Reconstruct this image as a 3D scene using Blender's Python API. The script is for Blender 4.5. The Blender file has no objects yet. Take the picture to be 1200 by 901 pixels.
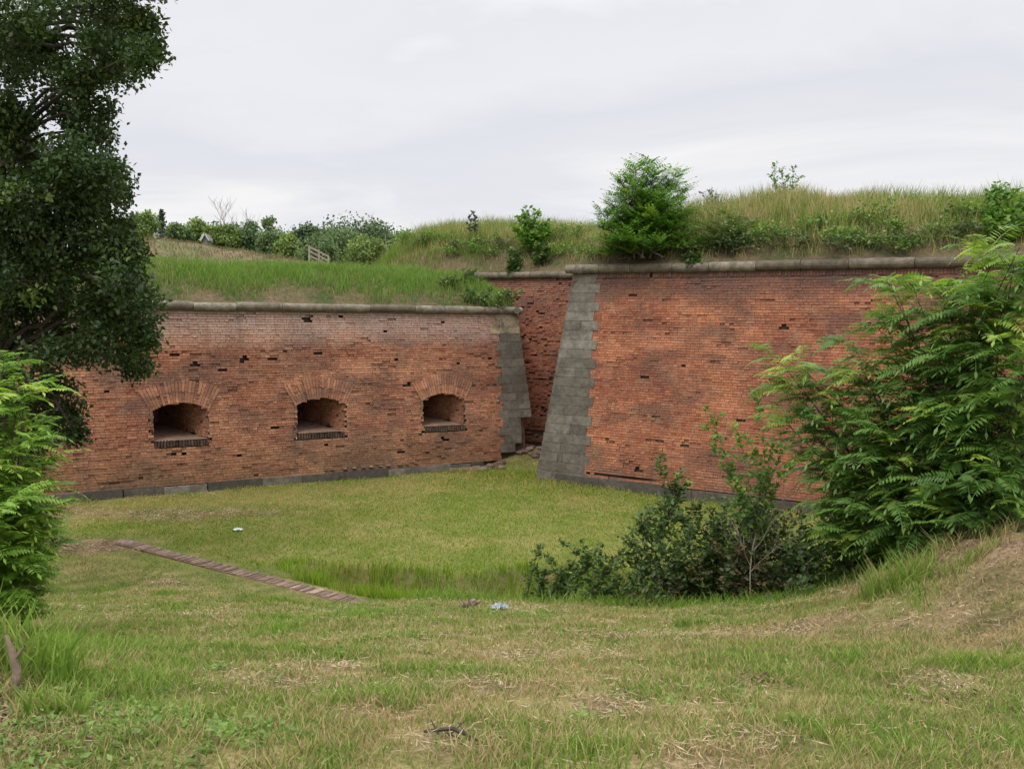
import bpy, math, random
import numpy as np
from mathutils import Matrix, Vector
R = math.radians
sc = bpy.context.scene
col = sc.collection
rng = np.random.default_rng(7)
random.seed(7)

# ------------------------------------------------------------ camera
F, PITCH, ROLL, EYE = 1000.0, math.atan(80.5/1000), R(0.69), 4.6
cam = bpy.data.objects.new('camera', bpy.data.cameras.new('camera'))
col.objects.link(cam)
cam.data.sensor_width = 36; cam.data.lens = 30.0
cam.data.clip_start = 0.05; cam.data.clip_end = 20000
MR = Matrix.Rotation(math.pi/2-PITCH, 4, 'X') @ Matrix.Rotation(ROLL, 4, 'Z')
cam.matrix_world = Matrix.Translation((0, 0, EYE)) @ MR
sc.camera = cam
# ------------------------------------------------------------ world, sun, exposure
SUN_EL, SUN_AZ = R(58), R(205)
w = bpy.data.worlds.new('World'); sc.world = w; w.use_nodes = True
nt = w.node_tree; nt.nodes.clear()
def N(nt, t, **k):
    n = nt.nodes.new(t)
    for a, b in k.items(): setattr(n, a, b)
    return n
def ramp(nt, pts, fac=None, interp='LINEAR'):
    r = N(nt, 'ShaderNodeValToRGB'); cr = r.color_ramp; cr.interpolation = interp
    while len(cr.elements) < len(pts): cr.elements.new(0.5)
    for e, (p, c) in zip(cr.elements, pts):
        e.position = p; e.color = (c[0], c[1], c[2], 1) if len(c) == 3 else c
    if fac is not None: nt.links.new(fac, r.inputs[0])
    return r.outputs[0]
def mth(nt, op, a, b=None, c=None, clamp=False):
    n = N(nt, 'ShaderNodeMath', operation=op); n.use_clamp = clamp
    for i, v in enumerate((a, b, c)):
        if v is None: continue
        if isinstance(v, (int, float)): n.inputs[i].default_value = v
        else: nt.links.new(v, n.inputs[i])
    return n.outputs[0]
def mixc(nt, f, a, b, mode='MIX'):
    n = N(nt, 'ShaderNodeMix', data_type='RGBA', blend_type=mode)
    for i, v in ((0, f), (6, a), (7, b)):
        if isinstance(v, (int, float)): n.inputs[i].default_value = v
        elif isinstance(v, tuple): n.inputs[i].default_value = (*v[:3], 1)
        else: nt.links.new(v, n.inputs[i])
    return n.outputs[2]
def noise(nt, vec, scale, detail=4, rough=.55, dist=0.0):
    n = N(nt, 'ShaderNodeTexNoise'); n.inputs['Scale'].default_value = scale
    n.inputs['Detail'].default_value = detail; n.inputs['Roughness'].default_value = rough
    n.inputs['Distortion'].default_value = dist
    nt.links.new(vec, n.inputs['Vector']); return n.outputs[0]
def mapping(nt, vec, scale=(1, 1, 1), rot=(0, 0, 0), loc=(0, 0, 0)):
    m = N(nt, 'ShaderNodeMapping'); m.inputs['Scale'].default_value = scale
    m.inputs['Rotation'].default_value = rot; m.inputs['Location'].default_value = loc
    nt.links.new(vec, m.inputs[0]); return m.outputs[0]

sky = N(nt, 'ShaderNodeTexSky', sky_type='NISHITA')
sky.sun_disc = False; sky.sun_elevation = SUN_EL; sky.sun_rotation = SUN_AZ
tc = N(nt, 'ShaderNodeTexCoord'); sep = N(nt, 'ShaderNodeSeparateXYZ')
nt.links.new(tc.outputs['Generated'], sep.inputs[0])
zc = mth(nt, 'MAXIMUM', sep.outputs[2], 0.0)
den = mth(nt, 'ADD', zc, 0.13)
cx = mth(nt, 'DIVIDE', sep.outputs[0], den); cy = mth(nt, 'DIVIDE', sep.outputs[1], den)
cmb = N(nt, 'ShaderNodeCombineXYZ'); nt.links.new(cx, cmb.inputs[0]); nt.links.new(cy, cmb.inputs[1])
cl = noise(nt, mapping(nt, cmb.outputs[0], (0.8, 1.0, 1), (0, 0, .25), (3.1, 1.7, 0)), .75, 6, .55, .5)
zz = mth(nt, 'ADD', zc, mth(nt, 'MULTIPLY', mth(nt, 'SUBTRACT', cl, .5), .5))
cloud = ramp(nt, [(0.0, (9.3, 9.05, 9.0)), (0.06, (9.0, 8.85, 8.9)), (0.14, (7.7, 7.75, 8.15)), (0.22, (7.4, 7.5, 8.0)), (0.30, (8.3, 8.3, 8.6)), (0.36, (8.0, 8.05, 8.45)), (0.6, (16, 16, 16)), (1.0, (27, 27, 26.5))], zz)
skyc = mixc(nt, 0.95, sky.outputs[0], cloud)
bg = N(nt, 'ShaderNodeBackground'); bg.inputs[1].default_value = 0.1
nt.links.new(skyc, bg.inputs[0])
wo = N(nt, 'ShaderNodeOutputWorld'); nt.links.new(bg.outputs[0], wo.inputs[0])
sun = bpy.data.objects.new('sun', bpy.data.lights.new('sun', 'SUN')); col.objects.link(sun)
sun.data.energy = 1.3; sun.data.angle = R(20); sun.data.color = (1, .96, .9)
sdir = Vector((math.cos(SUN_EL)*math.sin(SUN_AZ), math.cos(SUN_EL)*math.cos(SUN_AZ), math.sin(SUN_EL)))
sun.rotation_euler = (-sdir).to_track_quat('-Z', 'Y').to_euler()
sun.location = (0, -20, 60)
vs = sc.view_settings
vs.view_transform = 'Standard'; vs.look = 'None'; vs.exposure = 0.08; vs.gamma = 1; vs.use_curve_mapping = False

# ------------------------------------------------------------ photograph measuring
R3 = np.array(MR.to_3x3())
def ray(px, py): return R3 @ np.array([(px-600)/F, -(py-450.5)/F, -1.0])
def at(px, py, Y):
    d = ray(px, py); return np.array([0, 0, EYE]) + d*(Y/d[1])
def onz(px, py, z=0.0):
    d = ray(px, py); return np.array([0, 0, EYE]) + d*((z-EYE)/d[2])
def proj(P):
    c = R3.T @ (np.asarray(P)-np.array([0, 0, EYE])); return 600+F*c[0]/-c[2], 450.5-F*c[1]/-c[2]
UP = np.array([0, 0, 1.0])
def nrm(v):
    v = np.asarray(v, float); return v/np.maximum(np.linalg.norm(v, axis=-1, keepdims=True), 1e-9)

# ------------------------------------------------------------ numeric noise
_T = np.random.default_rng(3).random((256, 256))
def vnoise(x, y, s=1.0, seed=0):
    x = np.asarray(x, float)*s+seed*17.3+1000; y = np.asarray(y, float)*s+seed*9.1+1000
    i = np.floor(x).astype(int); j = np.floor(y).astype(int); fx = x-i; fy = y-j
    fx = fx*fx*(3-2*fx); fy = fy*fy*(3-2*fy)
    g = lambda a, b: _T[a % 256, b % 256]
    return (g(i, j)*(1-fx)+g(i+1, j)*fx)*(1-fy)+(g(i, j+1)*(1-fx)+g(i+1, j+1)*fx)*fy
def fbm(x, y, s=1.0, o=4, seed=0):
    r = 0; a = .5; t = 0
    for k in range(o): r = r+a*vnoise(x, y, s*2**k, seed+k); t += a; a *= .5
    return r/t
def sstep(a, b, x):
    t = np.clip((x-a)/(b-a), 0, 1); return t*t*(3-2*t)

# ------------------------------------------------------------ mesh helpers
def mk(name, V, Fs, mat, parent=None, attrs=None, smooth=False, cols=None):
    """V (n,3); Fs an (m,k) array, or a list of such arrays; attrs {name: per-face values}"""
    V = np.asarray(V, float)
    if not isinstance(Fs, list): Fs = [Fs]
    Fs = [np.asarray(f, np.int32) for f in Fs if len(f)]
    me = bpy.data.meshes.new(name)
    me.vertices.add(len(V)); me.vertices.foreach_set('co', V.astype(np.float32).ravel())
    nl = sum(f.size for f in Fs); nf = sum(len(f) for f in Fs)
    me.loops.add(nl); me.loops.foreach_set('vertex_index', np.concatenate([f.ravel() for f in Fs]))
    me.polygons.add(nf)
    cnt = np.concatenate([np.full(len(f), f.shape[1]) for f in Fs])
    me.polygons.foreach_set('loop_start', (np.cumsum(cnt)-cnt).astype(np.int32))
    me.update(calc_edges=True)
    me.polygons.foreach_set('use_smooth', np.full(nf, bool(smooth)))
    for k, v in (attrs or {}).items():
        a = me.attributes.new(k, 'FLOAT', 'FACE'); a.data.foreach_set('value', np.asarray(v, np.float32))
    for k, v in (cols or {}).items():
        a = me.attributes.new(k, 'FLOAT', 'POINT'); a.data.foreach_set('value', np.asarray(v, np.float32))
    if mat: me.materials.append(mat)
    o = bpy.data.objects.new(name, me); col.objects.link(o)
    if parent is not None:
        o.parent = parent
        o.matrix_parent_inverse = pinv(parent)
    return o
def pinv(p):
    m = Matrix.Translation(p.location) if p.parent is None else None
    if m is None:
        # parts carry world-space meshes with an inverse parent matrix, so their world matrix is identity
        return Matrix.Identity(4)
    return m.inverted()
def tag(o, label=None, cat=None, group=None, kind=None):
    for k, v in (('label', label), ('category', cat), ('group', group), ('kind', kind)):
        if v: o[k] = v
    return o
def thing(name, loc, label, cat, group=None):
    o = bpy.data.objects.new(name, None); o.location = tuple(float(v) for v in loc)
    o.empty_display_size = .3; col.objects.link(o)
    return tag(o, label, cat, group)
class Acc:
    def __init__(s): s.V = []; s.F = {}; s.A = {}; s.n = 0
    def add(s, V, Fc, a=0.5, b=0.5):
        V = np.asarray(V, float).reshape(-1, 3); Fc = np.asarray(Fc, np.int64)
        k = Fc.shape[1]
        s.F.setdefault(k, []).append(Fc+s.n); s.V.append(V); s.n += len(V)
        aa = np.broadcast_to(np.asarray(a, float), (len(Fc),)); bb = np.broadcast_to(np.asarray(b, float), (len(Fc),))
        s.A.setdefault(k, []).append(np.stack([aa, bb], 1))
    def build(s, name, mat, parent=None, smooth=False):
        ks = sorted(s.F)
        A = np.concatenate([np.concatenate(s.A[k]) for k in ks])
        return mk(name, np.concatenate(s.V), [np.concatenate(s.F[k]) for k in ks], mat, parent,
                  {'tone': A[:, 0], 'tip': A[:, 1]}, smooth)
BOXF = np.array([[0, 1, 3, 2], [4, 6, 7, 5], [0, 4, 5, 1], [2, 3, 7, 6], [0, 2, 6, 4], [1, 5, 7, 3]])
def boxes(acc, C, a, b=0.5):
    """C (n,8,3) corners in order (i,j,k) binary; a per box"""
    C = np.asarray(C).reshape(-1, 8, 3); n = len(C)
    Fc = (BOXF[None]+np.arange(n)[:, None, None]*8).reshape(-1, 4)
    acc.add(C, Fc, np.repeat(np.broadcast_to(a, (n,)), 6), np.repeat(np.broadcast_to(b, (n,)), 6))
def tube(acc, P, rad, k=6, a=.5, cap=True):
    P = np.asarray(P, float); n = len(P); rad = np.broadcast_to(np.asarray(rad, float), (n,))
    T = nrm(np.gradient(P, axis=0)); ref = np.array([1, 0, 0.]) if abs(T[0][0]) < .8 else np.array([0, 1, 0.])
    S = nrm(np.cross(T, ref)); B = np.cross(T, S)
    th = np.arange(k)*2*math.pi/k
    V = P[:, None]+rad[:, None, None]*(np.cos(th)[None, :, None]*S[:, None]+np.sin(th)[None, :, None]*B[:, None])
    i = np.arange(n-1)[:, None]*k; j = np.arange(k)[None]; j2 = (j+1) % k
    Fc = np.stack([i+j, i+j2, i+k+j2, i+k+j], -1).reshape(-1, 4)
    acc.add(V, Fc, a)
def leaves(acc, p, d, L, W, tone, tip=0.0, nr=None):
    """rhomb leaves, slightly folded"""
    p = np.asarray(p, float).reshape(-1, 3); n = len(p); d = nrm(d)
    if nr is None: nr = rng.normal(size=(n, 3))+UP*1.2
    s = nrm(np.cross(d, nr)); u = np.cross(s, d)
    L = np.broadcast_to(L, (n,))[:, None]; W = np.broadcast_to(W, (n,))[:, None]
    m = p+d*L*.45-u*L*.06
    V = np.stack([p, m+s*W/2+u*W*.12, p+d*L-u*L*.1, m-s*W/2+u*W*.12], 1)
    Fc = np.arange(n*4).reshape(n, 4)
    acc.add(V, Fc, tone, tip)
def fronds(acc, p, d, L, tone, tip=0.0, pairs=9, droop=.45, wr=.26, lw=.34):
    p = np.asarray(p, float).reshape(-1, 3); n = len(p); d = nrm(d)
    hz = np.linalg.norm(d[:, :2], axis=1); fix = hz < .62; az = rng.random(n)*6.283; d = np.where(fix[:, None], nrm(np.stack([np.cos(az), np.sin(az), .75+0*az], 1)), d)
    L = np.broadcast_to(np.asarray(L, float), (n,)); tone = np.broadcast_to(tone, (n,)); tip = np.broadcast_to(tip, (n,))
    side = nrm(np.cross(d, UP+rng.normal(size=(n, 3))*.25)); dr = droop*(.6+.8*rng.random(n))
    def pos(t): return p+d*(L*t)[:, None]-UP*(L*dr*t*t)[:, None]
    def tan(t): return nrm(d-UP*(2*dr*t)[:, None])
    for q in range(3):
        a0, a1 = pos(q/3*np.ones(n)), pos((q+1)/3*np.ones(n)); wv = side*(L*.006)[:, None]
        acc.add(np.stack([a0-wv, a0+wv, a1+wv, a1-wv], 1), np.arange(n*4).reshape(n, 4), tone, tip)
    for j in range(pairs):
        t = .16+.84*(j+rng.random(n)*.2)/pairs
        t = np.clip(t, 0, 1); b = pos(t); T = tan(t)
        ll = L*wr*(1-.55*abs((j+.5)/pairs-.42)**1.3*2)*(.9+.2*rng.random(n))
        for sg in (-1, 1):
            dd = side*sg*.93+T*.38-UP*.22*rng.random((n, 1))
            leaves(acc, b, dd, ll, ll*lw, tone+rng.normal(0, .06, n), tip, nr=UP+rng.normal(0, .18, (n, 3)))
    leaves(acc, pos(np.ones(n)), tan(np.ones(n)), L*wr*.8, L*wr*.8*lw, tone, tip, nr=UP+rng.normal(0, .15, (n, 3)))

# ------------------------------------------------------------ materials
def newmat(name):
    m = bpy.data.materials.new(name); m.use_nodes = True; t = m.node_tree; t.nodes.clear()
    out = N(t, 'ShaderNodeOutputMaterial'); b = N(t, 'ShaderNodeBsdfPrincipled')
    b.inputs['Roughness'].default_value = .85; b.inputs['Specular IOR Level'].default_value = .25
    t.links.new(b.outputs[0], out.inputs[0]); return m, t, b, out
def attr(t, n): a = N(t, 'ShaderNodeAttribute', attribute_name=n); return a.outputs['Fac']
def geo(t): return N(t, 'ShaderNodeNewGeometry').outputs['Position']
def leafmat(name, dark, mid, young, trans=.3, rough=.5):
    m, t, b, out = newmat(name)
    c = ramp(t, [(0, dark), (.5, mid), (1, tuple(v*1.45 for v in mid))], attr(t, 'tone'))
    nz = noise(t, geo(t), 2.2, 2)
    c = mixc(t, mth(t, 'MULTIPLY', nz, .5), c, tuple(v*.75+.01 for v in mid))
    c = mixc(t, attr(t, 'tip'), c, young)
    t.links.new(c, b.inputs[0]); b.inputs['Roughness'].default_value = rough
    b.inputs['Specular IOR Level'].default_value = .35
    tr = N(t, 'ShaderNodeBsdfTranslucent'); t.links.new(mixc(t, 1.0, c, (1.0, 1.15, .55), 'MULTIPLY'), tr.inputs[0])
    mx = N(t, 'ShaderNodeMixShader'); mx.inputs[0].default_value = trans
    t.links.new(b.outputs[0], mx.inputs[1]); t.links.new(tr.outputs[0], mx.inputs[2]); t.links.new(mx.outputs[0], out.inputs[0])
    return m
def barkmat(name, c1, c2):
    m, t, b, out = newmat(name)
    nz = noise(t, mapping(t, geo(t), (9, 9, 2)), 4, 4)
    t.links.new(ramp(t, [(.3, c1), (.7, c2)], nz), b.inputs[0]); return m
M = {}
M['oak'] = leafmat('oak_leaf', (.015, .034, .009), (.042, .078, .016), (.13, .19, .035), .26)
M['ailanthus'] = leafmat('compound_leaf', (.065, .14, .034), (.15, .275, .058), (.36, .47, .08), .42)
M['young'] = leafmat('young_compound_leaf', (.10, .20, .03), (.20, .34, .045), (.36, .47, .07), .38)
M['shrub'] = leafmat('shrub_leaf', (.032, .068, .016), (.075, .130, .030), (.22, .30, .07), .3)
M['weeddark'] = leafmat('dark_weed_leaf', (.04, .075, .025), (.075, .13, .04), (.18, .22, .07), .25)
M['redshrub'] = leafmat('reddish_shrub_leaf', (.032, .048, .014), (.07, .095, .028), (.16, .085, .045), .24)
M['bush'] = leafmat('bush_leaf', (.065, .15, .026), (.14, .265, .045), (.31, .41, .07), .38)
M['pale'] = leafmat('pale_bush_leaf', (.07, .12, .03), (.13, .20, .05), (.28, .32, .09), .28)
M['far'] = leafmat('distant_leaf', (.075, .12, .055), (.15, .22, .09), (.26, .31, .12), .25)
M['fardark'] = leafmat('distant_dark_leaf', (.05, .085, .045), (.10, .155, .07), (.16, .21, .09), .22)
M['farlight'] = leafmat('distant_light_leaf', (.10, .15, .04), (.19, .26, .07), (.30, .34, .12), .28)
M['conifer'] = leafmat('conifer_needle', (.05, .07, .05), (.09, .11, .08), (.1, .12, .08), .1)
M['weed'] = leafmat('weed_leaf', (.08, .14, .03), (.17, .27, .06), (.28, .38, .10), .35)
M['bark'] = barkmat('bark', (.03, .024, .018), (.085, .07, .052))
M['palebark'] = barkmat('pale_bark', (.2, .17, .12), (.42, .37, .29))
M['greybark'] = barkmat('grey_bark', (.14, .12, .10), (.28, .25, .22))

def grassmat(name, g1, g2, dry, drybias=.5, psc=.55, tipdry=0.0):
    m, t, b, out = newmat(name)
    P = geo(t)
    n1 = noise(t, P, psc, 4, .6); n2 = noise(t, mapping(t, P, (1, 1, 1), loc=(7, 3, 0)), psc*4.5, 3, .6)
    s = mth(t, 'ADD', mth(t, 'MULTIPLY', n1, .6), mth(t, 'MULTIPLY', n2, .4))
    s = mth(t, 'ADD', s, mth(t, 'MULTIPLY', mth(t, 'SUBTRACT', attr(t, 'tone'), .5), .42))
    s = mth(t, 'ADD', s, mth(t, 'MULTIPLY', attr(t, 'tip'), .5))
    g = ramp(t, [(0, g1), (1, g2)], attr(t, 'tone'))
    f = ramp(t, [(drybias-.09, (0, 0, 0)), (drybias+.14, (1, 1, 1))], s)
    c = mixc(t, f, g, dry)
    t.links.new(c, b.inputs[0]); b.inputs['Specular IOR Level'].default_value = .15
    tr = N(t, 'ShaderNodeBsdfTranslucent'); t.links.new(c, tr.inputs[0])
    mx = N(t, 'ShaderNodeMixShader'); mx.inputs[0].default_value = .35
    t.links.new(b.outputs[0], mx.inputs[1]); t.links.new(tr.outputs[0], mx.inputs[2]); t.links.new(mx.outputs[0], out.inputs[0])
    return m
DRY = (.43, .33, .17)
M['grass_near'] = grassmat('mown_grass_blade', (.12, .215, .03), (.26, .39, .06), DRY, .475)
M['grass_lawn'] = grassmat('lawn_grass_blade', (.13, .215, .015), (.28, .39, .04), (.44, .35, .13), .575)
M['grass_green'] = grassmat('lush_grass_blade', (.11, .205, .035), (.22, .37, .06), (.36, .30, .15), .63)
M['grass_reed'] = grassmat('reed_grass_blade', (.14, .25, .015), (.33, .48, .04), (.40, .31, .13), .68)
M['grass_tall'] = grassmat('tall_meadow_grass', (.12, .20, .03), (.25, .36, .06), (.46, .38, .18), .545)

def groundmat():
    m, t, b, out = newmat('ground_turf')
    P = geo(t)
    n1 = noise(t, P, .55, 4, .6); n2 = noise(t, mapping(t, P, (1, 1, 1), loc=(7, 3, 0)), 2.5, 4, .6)
    n3 = noise(t, P, 28, 3, .7)
    s = mth(t, 'ADD', mth(t, 'MULTIPLY', n1, .5), mth(t, 'MULTIPLY', n2, .35)); s = mth(t, 'ADD', s, mth(t, 'MULTIPLY', n3, .15))
    c = ramp(t, [(.40, (.085, .11, .03)), (.50, (.17, .165, .06)), (.60, (.30, .24, .12))], s)
    fine = ramp(t, [(.3, (.55, .55, .55)), (.7, (1.3, 1.3, 1.3))], noise(t, P, 60, 2, .7))
    c = mixc(t, 1.0, c, fine, 'MULTIPLY')
    soil = ramp(t, [(.38, (.06, .038, .025)), (.5, (.15, .10, .065)), (.64, (.31, .22, .14))], mth(t, 'ADD', mth(t, 'MULTIPLY', n2, .5), mth(t, 'MULTIPLY', n3, .5)))
    c = mixc(t, attr(t, 'lawn'), c, mixc(t, .6, c, (.15, .19, .035)))
    c = mixc(t, attr(t, 'bare'), c, soil)
    t.links.new(c, b.inputs[0]); b.inputs['Roughness'].default_value = 1; b.inputs['Specular IOR Level'].default_value = .05
    bp = N(t, 'ShaderNodeBump'); bp.inputs['Strength'].default_value = .6; bp.inputs['Distance'].default_value = .03
    t.links.new(n3, bp.inputs['Height']); t.links.new(bp.outputs[0], b.inputs['Normal'])
    return m
M['ground'] = groundmat()
def bankmat(name, a, b_, c_, sc_=.6):
    m, t, b, out = newmat(name); P = geo(t)
    n1 = noise(t, P, sc_, 4, .6); n2 = noise(t, P, sc_*9, 4, .7)
    s = mth(t, 'ADD', mth(t, 'MULTIPLY', n1, .55), mth(t, 'MULTIPLY', n2, .45))
    t.links.new(ramp(t, [(.38, a), (.5, b_), (.62, c_)], s), b.inputs[0])
    b.inputs['Specular IOR Level'].default_value = .05
    bp = N(t, 'ShaderNodeBump'); bp.inputs['Strength'].default_value = .8; bp.inputs['Distance'].default_value = .1
    t.links.new(n2, bp.inputs['Height']); t.links.new(bp.outputs[0], b.inputs['Normal'])
    return m
M['bank'] = bankmat('bank_turf', (.06, .085, .03), (.13, .105, .06), (.20, .135, .09), 1.1)
M['hill'] = bankmat('hill_turf', (.10, .13, .05), (.17, .14, .08), (.24, .15, .11), .35)
M['grass_hill'] = grassmat('heath_grass', (.11, .15, .05), (.19, .23, .08), (.25, .16, .11), .48, .3)
M['far_ground'] = bankmat('far_meadow', (.08, .12, .04), (.12, .15, .05), (.16, .17, .07), .05)

def brickmat(name, base1, base2, base3, stain_lo, pale_top, zt):
    m, t, b, out = newmat(name); P = geo(t)
    tone = attr(t, 'tone')
    c = ramp(t, [(0, base1), (.35, base2), (.72, base3), (.93, tuple(v*1.25 for v in base3)), (.97, tuple(v*1.2 for v in base3)), (1, (.10, .075, .07))], tone)
    # broad weathering
    n1 = noise(t, mapping(t, P, (1, 1, 2.2)), .62, 6, .62, .6)
    n2 = noise(t, mapping(t, P, (1, 1, 1)), 3.2, 4, .65)
    n3 = noise(t, P, 22, 3, .7)
    w1 = ramp(t, [(.44, (0, 0, 0)), (.62, (1, 1, 1))], n1)
    c = mixc(t, mth(t, 'MULTIPLY', w1, .72), c, (.145, .085, .068))
    w2 = ramp(t, [(.52, (0, 0, 0)), (.74, (1, 1, 1))], n2)
    c = mixc(t, mth(t, 'MULTIPLY', w2, .5), c, (.42, .26, .17))
    sp = N(t, 'ShaderNodeSeparateXYZ'); t.links.new(P, sp.inputs[0]); z = sp.outputs[2]
    # damp, mossy foot
    lo = mth(t, 'MULTIPLY', ramp(t, [(0.0, (1, 1, 1)), (1, (0, 0, 0))], mth(t, 'DIVIDE', z, stain_lo[3])), mth(t, 'MULTIPLY', n2, 1.2), clamp=True)
    c = mixc(t, mth(t, 'MULTIPLY', lo, .8), c, stain_lo[:3])
    # bloom of lime, and a dark band close below the coping
    hz = mth(t, 'DIVIDE', mth(t, 'SUBTRACT', zt, z), 1.15)
    hi = ramp(t, [(0, (1, 1, 1)), (.55, (.85, .85, .85)), (1, (0, 0, 0))], hz)
    c = mixc(t, mth(t, 'MULTIPLY', mth(t, 'MULTIPLY', hi, n2), pale_top[3], clamp=True), c, pale_top[:3])
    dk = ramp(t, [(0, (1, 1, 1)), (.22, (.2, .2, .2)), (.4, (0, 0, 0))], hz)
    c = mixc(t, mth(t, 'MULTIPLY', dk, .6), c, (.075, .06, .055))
    # running black streaks
    st = noise(t, mapping(t, P, (3.2, 3.2, .22)), 1.0, 4, .6)
    c = mixc(t, mth(t, 'MULTIPLY', ramp(t, [(.55, (0, 0, 0)), (.72, (1, 1, 1))], st), .35), c, (.09, .075, .065))
    c = mixc(t, 1.0, c, ramp(t, [(.3, (.72, .72, .72)), (.7, (1.22, 1.22, 1.22))], n3), 'MULTIPLY')
    t.links.new(c, b.inputs[0]); b.inputs['Roughness'].default_value = .95; b.inputs['Specular IOR Level'].default_value = .1
    bp = N(t, 'ShaderNodeBump'); bp.inputs['Strength'].default_value = .5; bp.inputs['Distance'].default_value = .015
    t.links.new(n3, bp.inputs['Height']); t.links.new(bp.outputs[0], b.inputs['Normal'])
    return m
M['brickL'] = brickmat('left_brick', (.235, .094, .060), (.345, .142, .086), (.45, .21, .125), (.165, .125, .06, 1.5), (.48, .36, .31, 1.35), 4.75)
M['brickR'] = brickmat('right_brick', (.23, .080, .048), (.34, .123, .070), (.445, .182, .100), (.20, .12, .08, 1.2), (.13, .078, .068, 1.5), 6.0)
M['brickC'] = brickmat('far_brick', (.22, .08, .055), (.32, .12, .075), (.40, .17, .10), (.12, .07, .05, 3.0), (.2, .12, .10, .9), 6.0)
def mortarmat():
    m, t, b, out = newmat('lime_mortar'); P = geo(t)
    n = noise(t, P, 1.3, 4, .6)
    t.links.new(ramp(t, [(.35, (.085, .06, .045)), (.55, (.19, .13, .10)), (.75, (.34, .27, .21))], n), b.inputs[0])
    b.inputs['Specular IOR Level'].default_value = .05
    return m
M['mortar'] = mortarmat()
def stonemat(name, d, m_, l, warm=None, moss=.2, lichen=True):
    m, t, b, out = newmat(name); P = geo(t)
    c = ramp(t, [(0, d), (.5, m_), (1, l)], attr(t, 'tone'))
    if warm: c = mixc(t, attr(t, 'tip'), c, warm)
    n1 = noise(t, P, 2.5, 5, .65); n2 = noise(t, P, 30, 3, .7); n3 = noise(t, mapping(t, P, (6, 6, 1.2)), 1, 4, .6)
    c = mixc(t, mth(t, 'MULTIPLY', ramp(t, [(.42, (0, 0, 0)), (.62, (1, 1, 1))], n1), .7), c, tuple(v*.5 for v in m_))
    c = mixc(t, 1.0, c, ramp(t, [(.3, (.7, .7, .7)), (.7, (1.3, 1.3, 1.3))], noise(t, P, 9, 4, .7)), 'MULTIPLY')
    c = mixc(t, mth(t, 'MULTIPLY', ramp(t, [(.5, (0, 0, 0)), (.75, (1, 1, 1))], n3), moss), c, (.085, .082, .045))
    c = mixc(t, mth(t, 'MULTIPLY', ramp(t, [(.62, (0, 0, 0)), (.72, (1, 1, 1))], n2), .35), c, tuple(min(1, v*1.7) for v in l))
    t.links.new(c, b.inputs[0]); b.inputs['Roughness'].default_value = .92; b.inputs['Specular IOR Level'].default_value = .15
    bp = N(t, 'ShaderNodeBump'); bp.inputs['Strength'].default_value = .6; bp.inputs['Distance'].default_value = .02
    t.links.new(mth(t, 'ADD', n2, n1), bp.inputs['Height']); t.links.new(bp.outputs[0], b.inputs['Normal'])
    return m
M['quoin'] = stonemat('grey_sandstone', (.10, .088, .072), (.18, .16, .132), (.29, .262, .222), (.42, .33, .21), .2)
M['cordon'] = stonemat('weathered_coping', (.14, .115, .086), (.20, .168, .13), (.275, .24, .19), None, .5)
M['plinth'] = stonemat('plinth_stone', (.07, .061, .052), (.12, .105, .088), (.22, .195, .165), None, .3)
M['rubble'] = stonemat('rubble_stone', (.11, .072, .056), (.19, .125, .10), (.30, .22, .185), None, .2)
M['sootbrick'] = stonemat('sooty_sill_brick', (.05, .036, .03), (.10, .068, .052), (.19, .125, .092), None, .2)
M['stripbrick'] = stonemat('strip_brick', (.13, .088, .072), (.23, .16, .125), (.36, .27, .20), None, .2)
def plain(name, c, rough=.7, var=.25, sc_=8):
    m, t, b, out = newmat(name)
    n = noise(t, geo(t), sc_, 4, .6)
    t.links.new(ramp(t, [(.3, tuple(v*(1-var) for v in c)), (.7, tuple(min(1, v*(1+var)) for v in c))], n), b.inputs[0])
    b.inputs['Roughness'].default_value = rough; return m
M['floor'] = plain('sill_mortar', (.20, .125, .088), .95, .3, 5)
M['wood'] = plain('grey_wood', (.32, .27, .22))
M['deadwood'] = plain('dead_wood', (.22, .16, .125), .9, .45, 14)
M['plaster'] = plain('pale_plaster', (.7, .68, .62))
M['rooftile'] = plain('dark_roof', (.18, .17, .17))
M['barge'] = plain('pale_bargeboard', (.42, .42, .41))
M['deadleaf'] = plain('dead_leaf', (.20, .13, .085), .9, .45, 20)
M['litter'] = plain('white_plastic', (.72, .78, .80), .35, .1)
M['litterblue'] = plain('blue_grey_plastic', (.30, .35, .40), .4, .35, 30)
M['straw'] = plain('dry_straw', (.40, .30, .20), .9, .45, 12)

# ------------------------------------------------------------ the plan of the place
class Wall:
    def __init__(s, O, d, b, U, Z): s.O = np.array([O[0], O[1], 0.]); s.d = nrm([d[0], d[1], 0]); s.n = np.array([s.d[1], -s.d[0], 0]); s.b = b; s.U = U; s.Z = Z
    def P(s, u, z, w=0.0):
        u, z, w = np.broadcast_arrays(np.asarray(u, float), np.asarray(z, float), np.asarray(w, float))
        return s.O+u[..., None]*s.d+(w-s.b*z)[..., None]*s.n+z[..., None]*UP
    def hit(s, px, py):           # (u,z) where the sight line meets the battered face
        d = ray(px, py); C = np.array([0, 0, EYE])
        A = np.stack([d, -s.d, s.b*s.n-UP], 1); k = np.linalg.solve(A, s.O-C); return k[1], k[2]
pL0, pL1 = onz(60, 590), onz(560, 549)
dL = nrm(pL1-pL0)
cornerL = pL0+dL*np.dot(onz(629, 543)-pL0, dL)
LU = 20.0
WL = Wall(cornerL-dL*LU, dL, .12, LU, 4.72)
pR0, pR1 = onz(628, 563), onz(850, 590)
dR = nrm(pR1-pR0)
WR = Wall(pR0, dR, .17, 16.0, 5.86)
cT0, cT1 = onz(569, 323.2, 6.0), onz(672, 322.2, 6.0)
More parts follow.
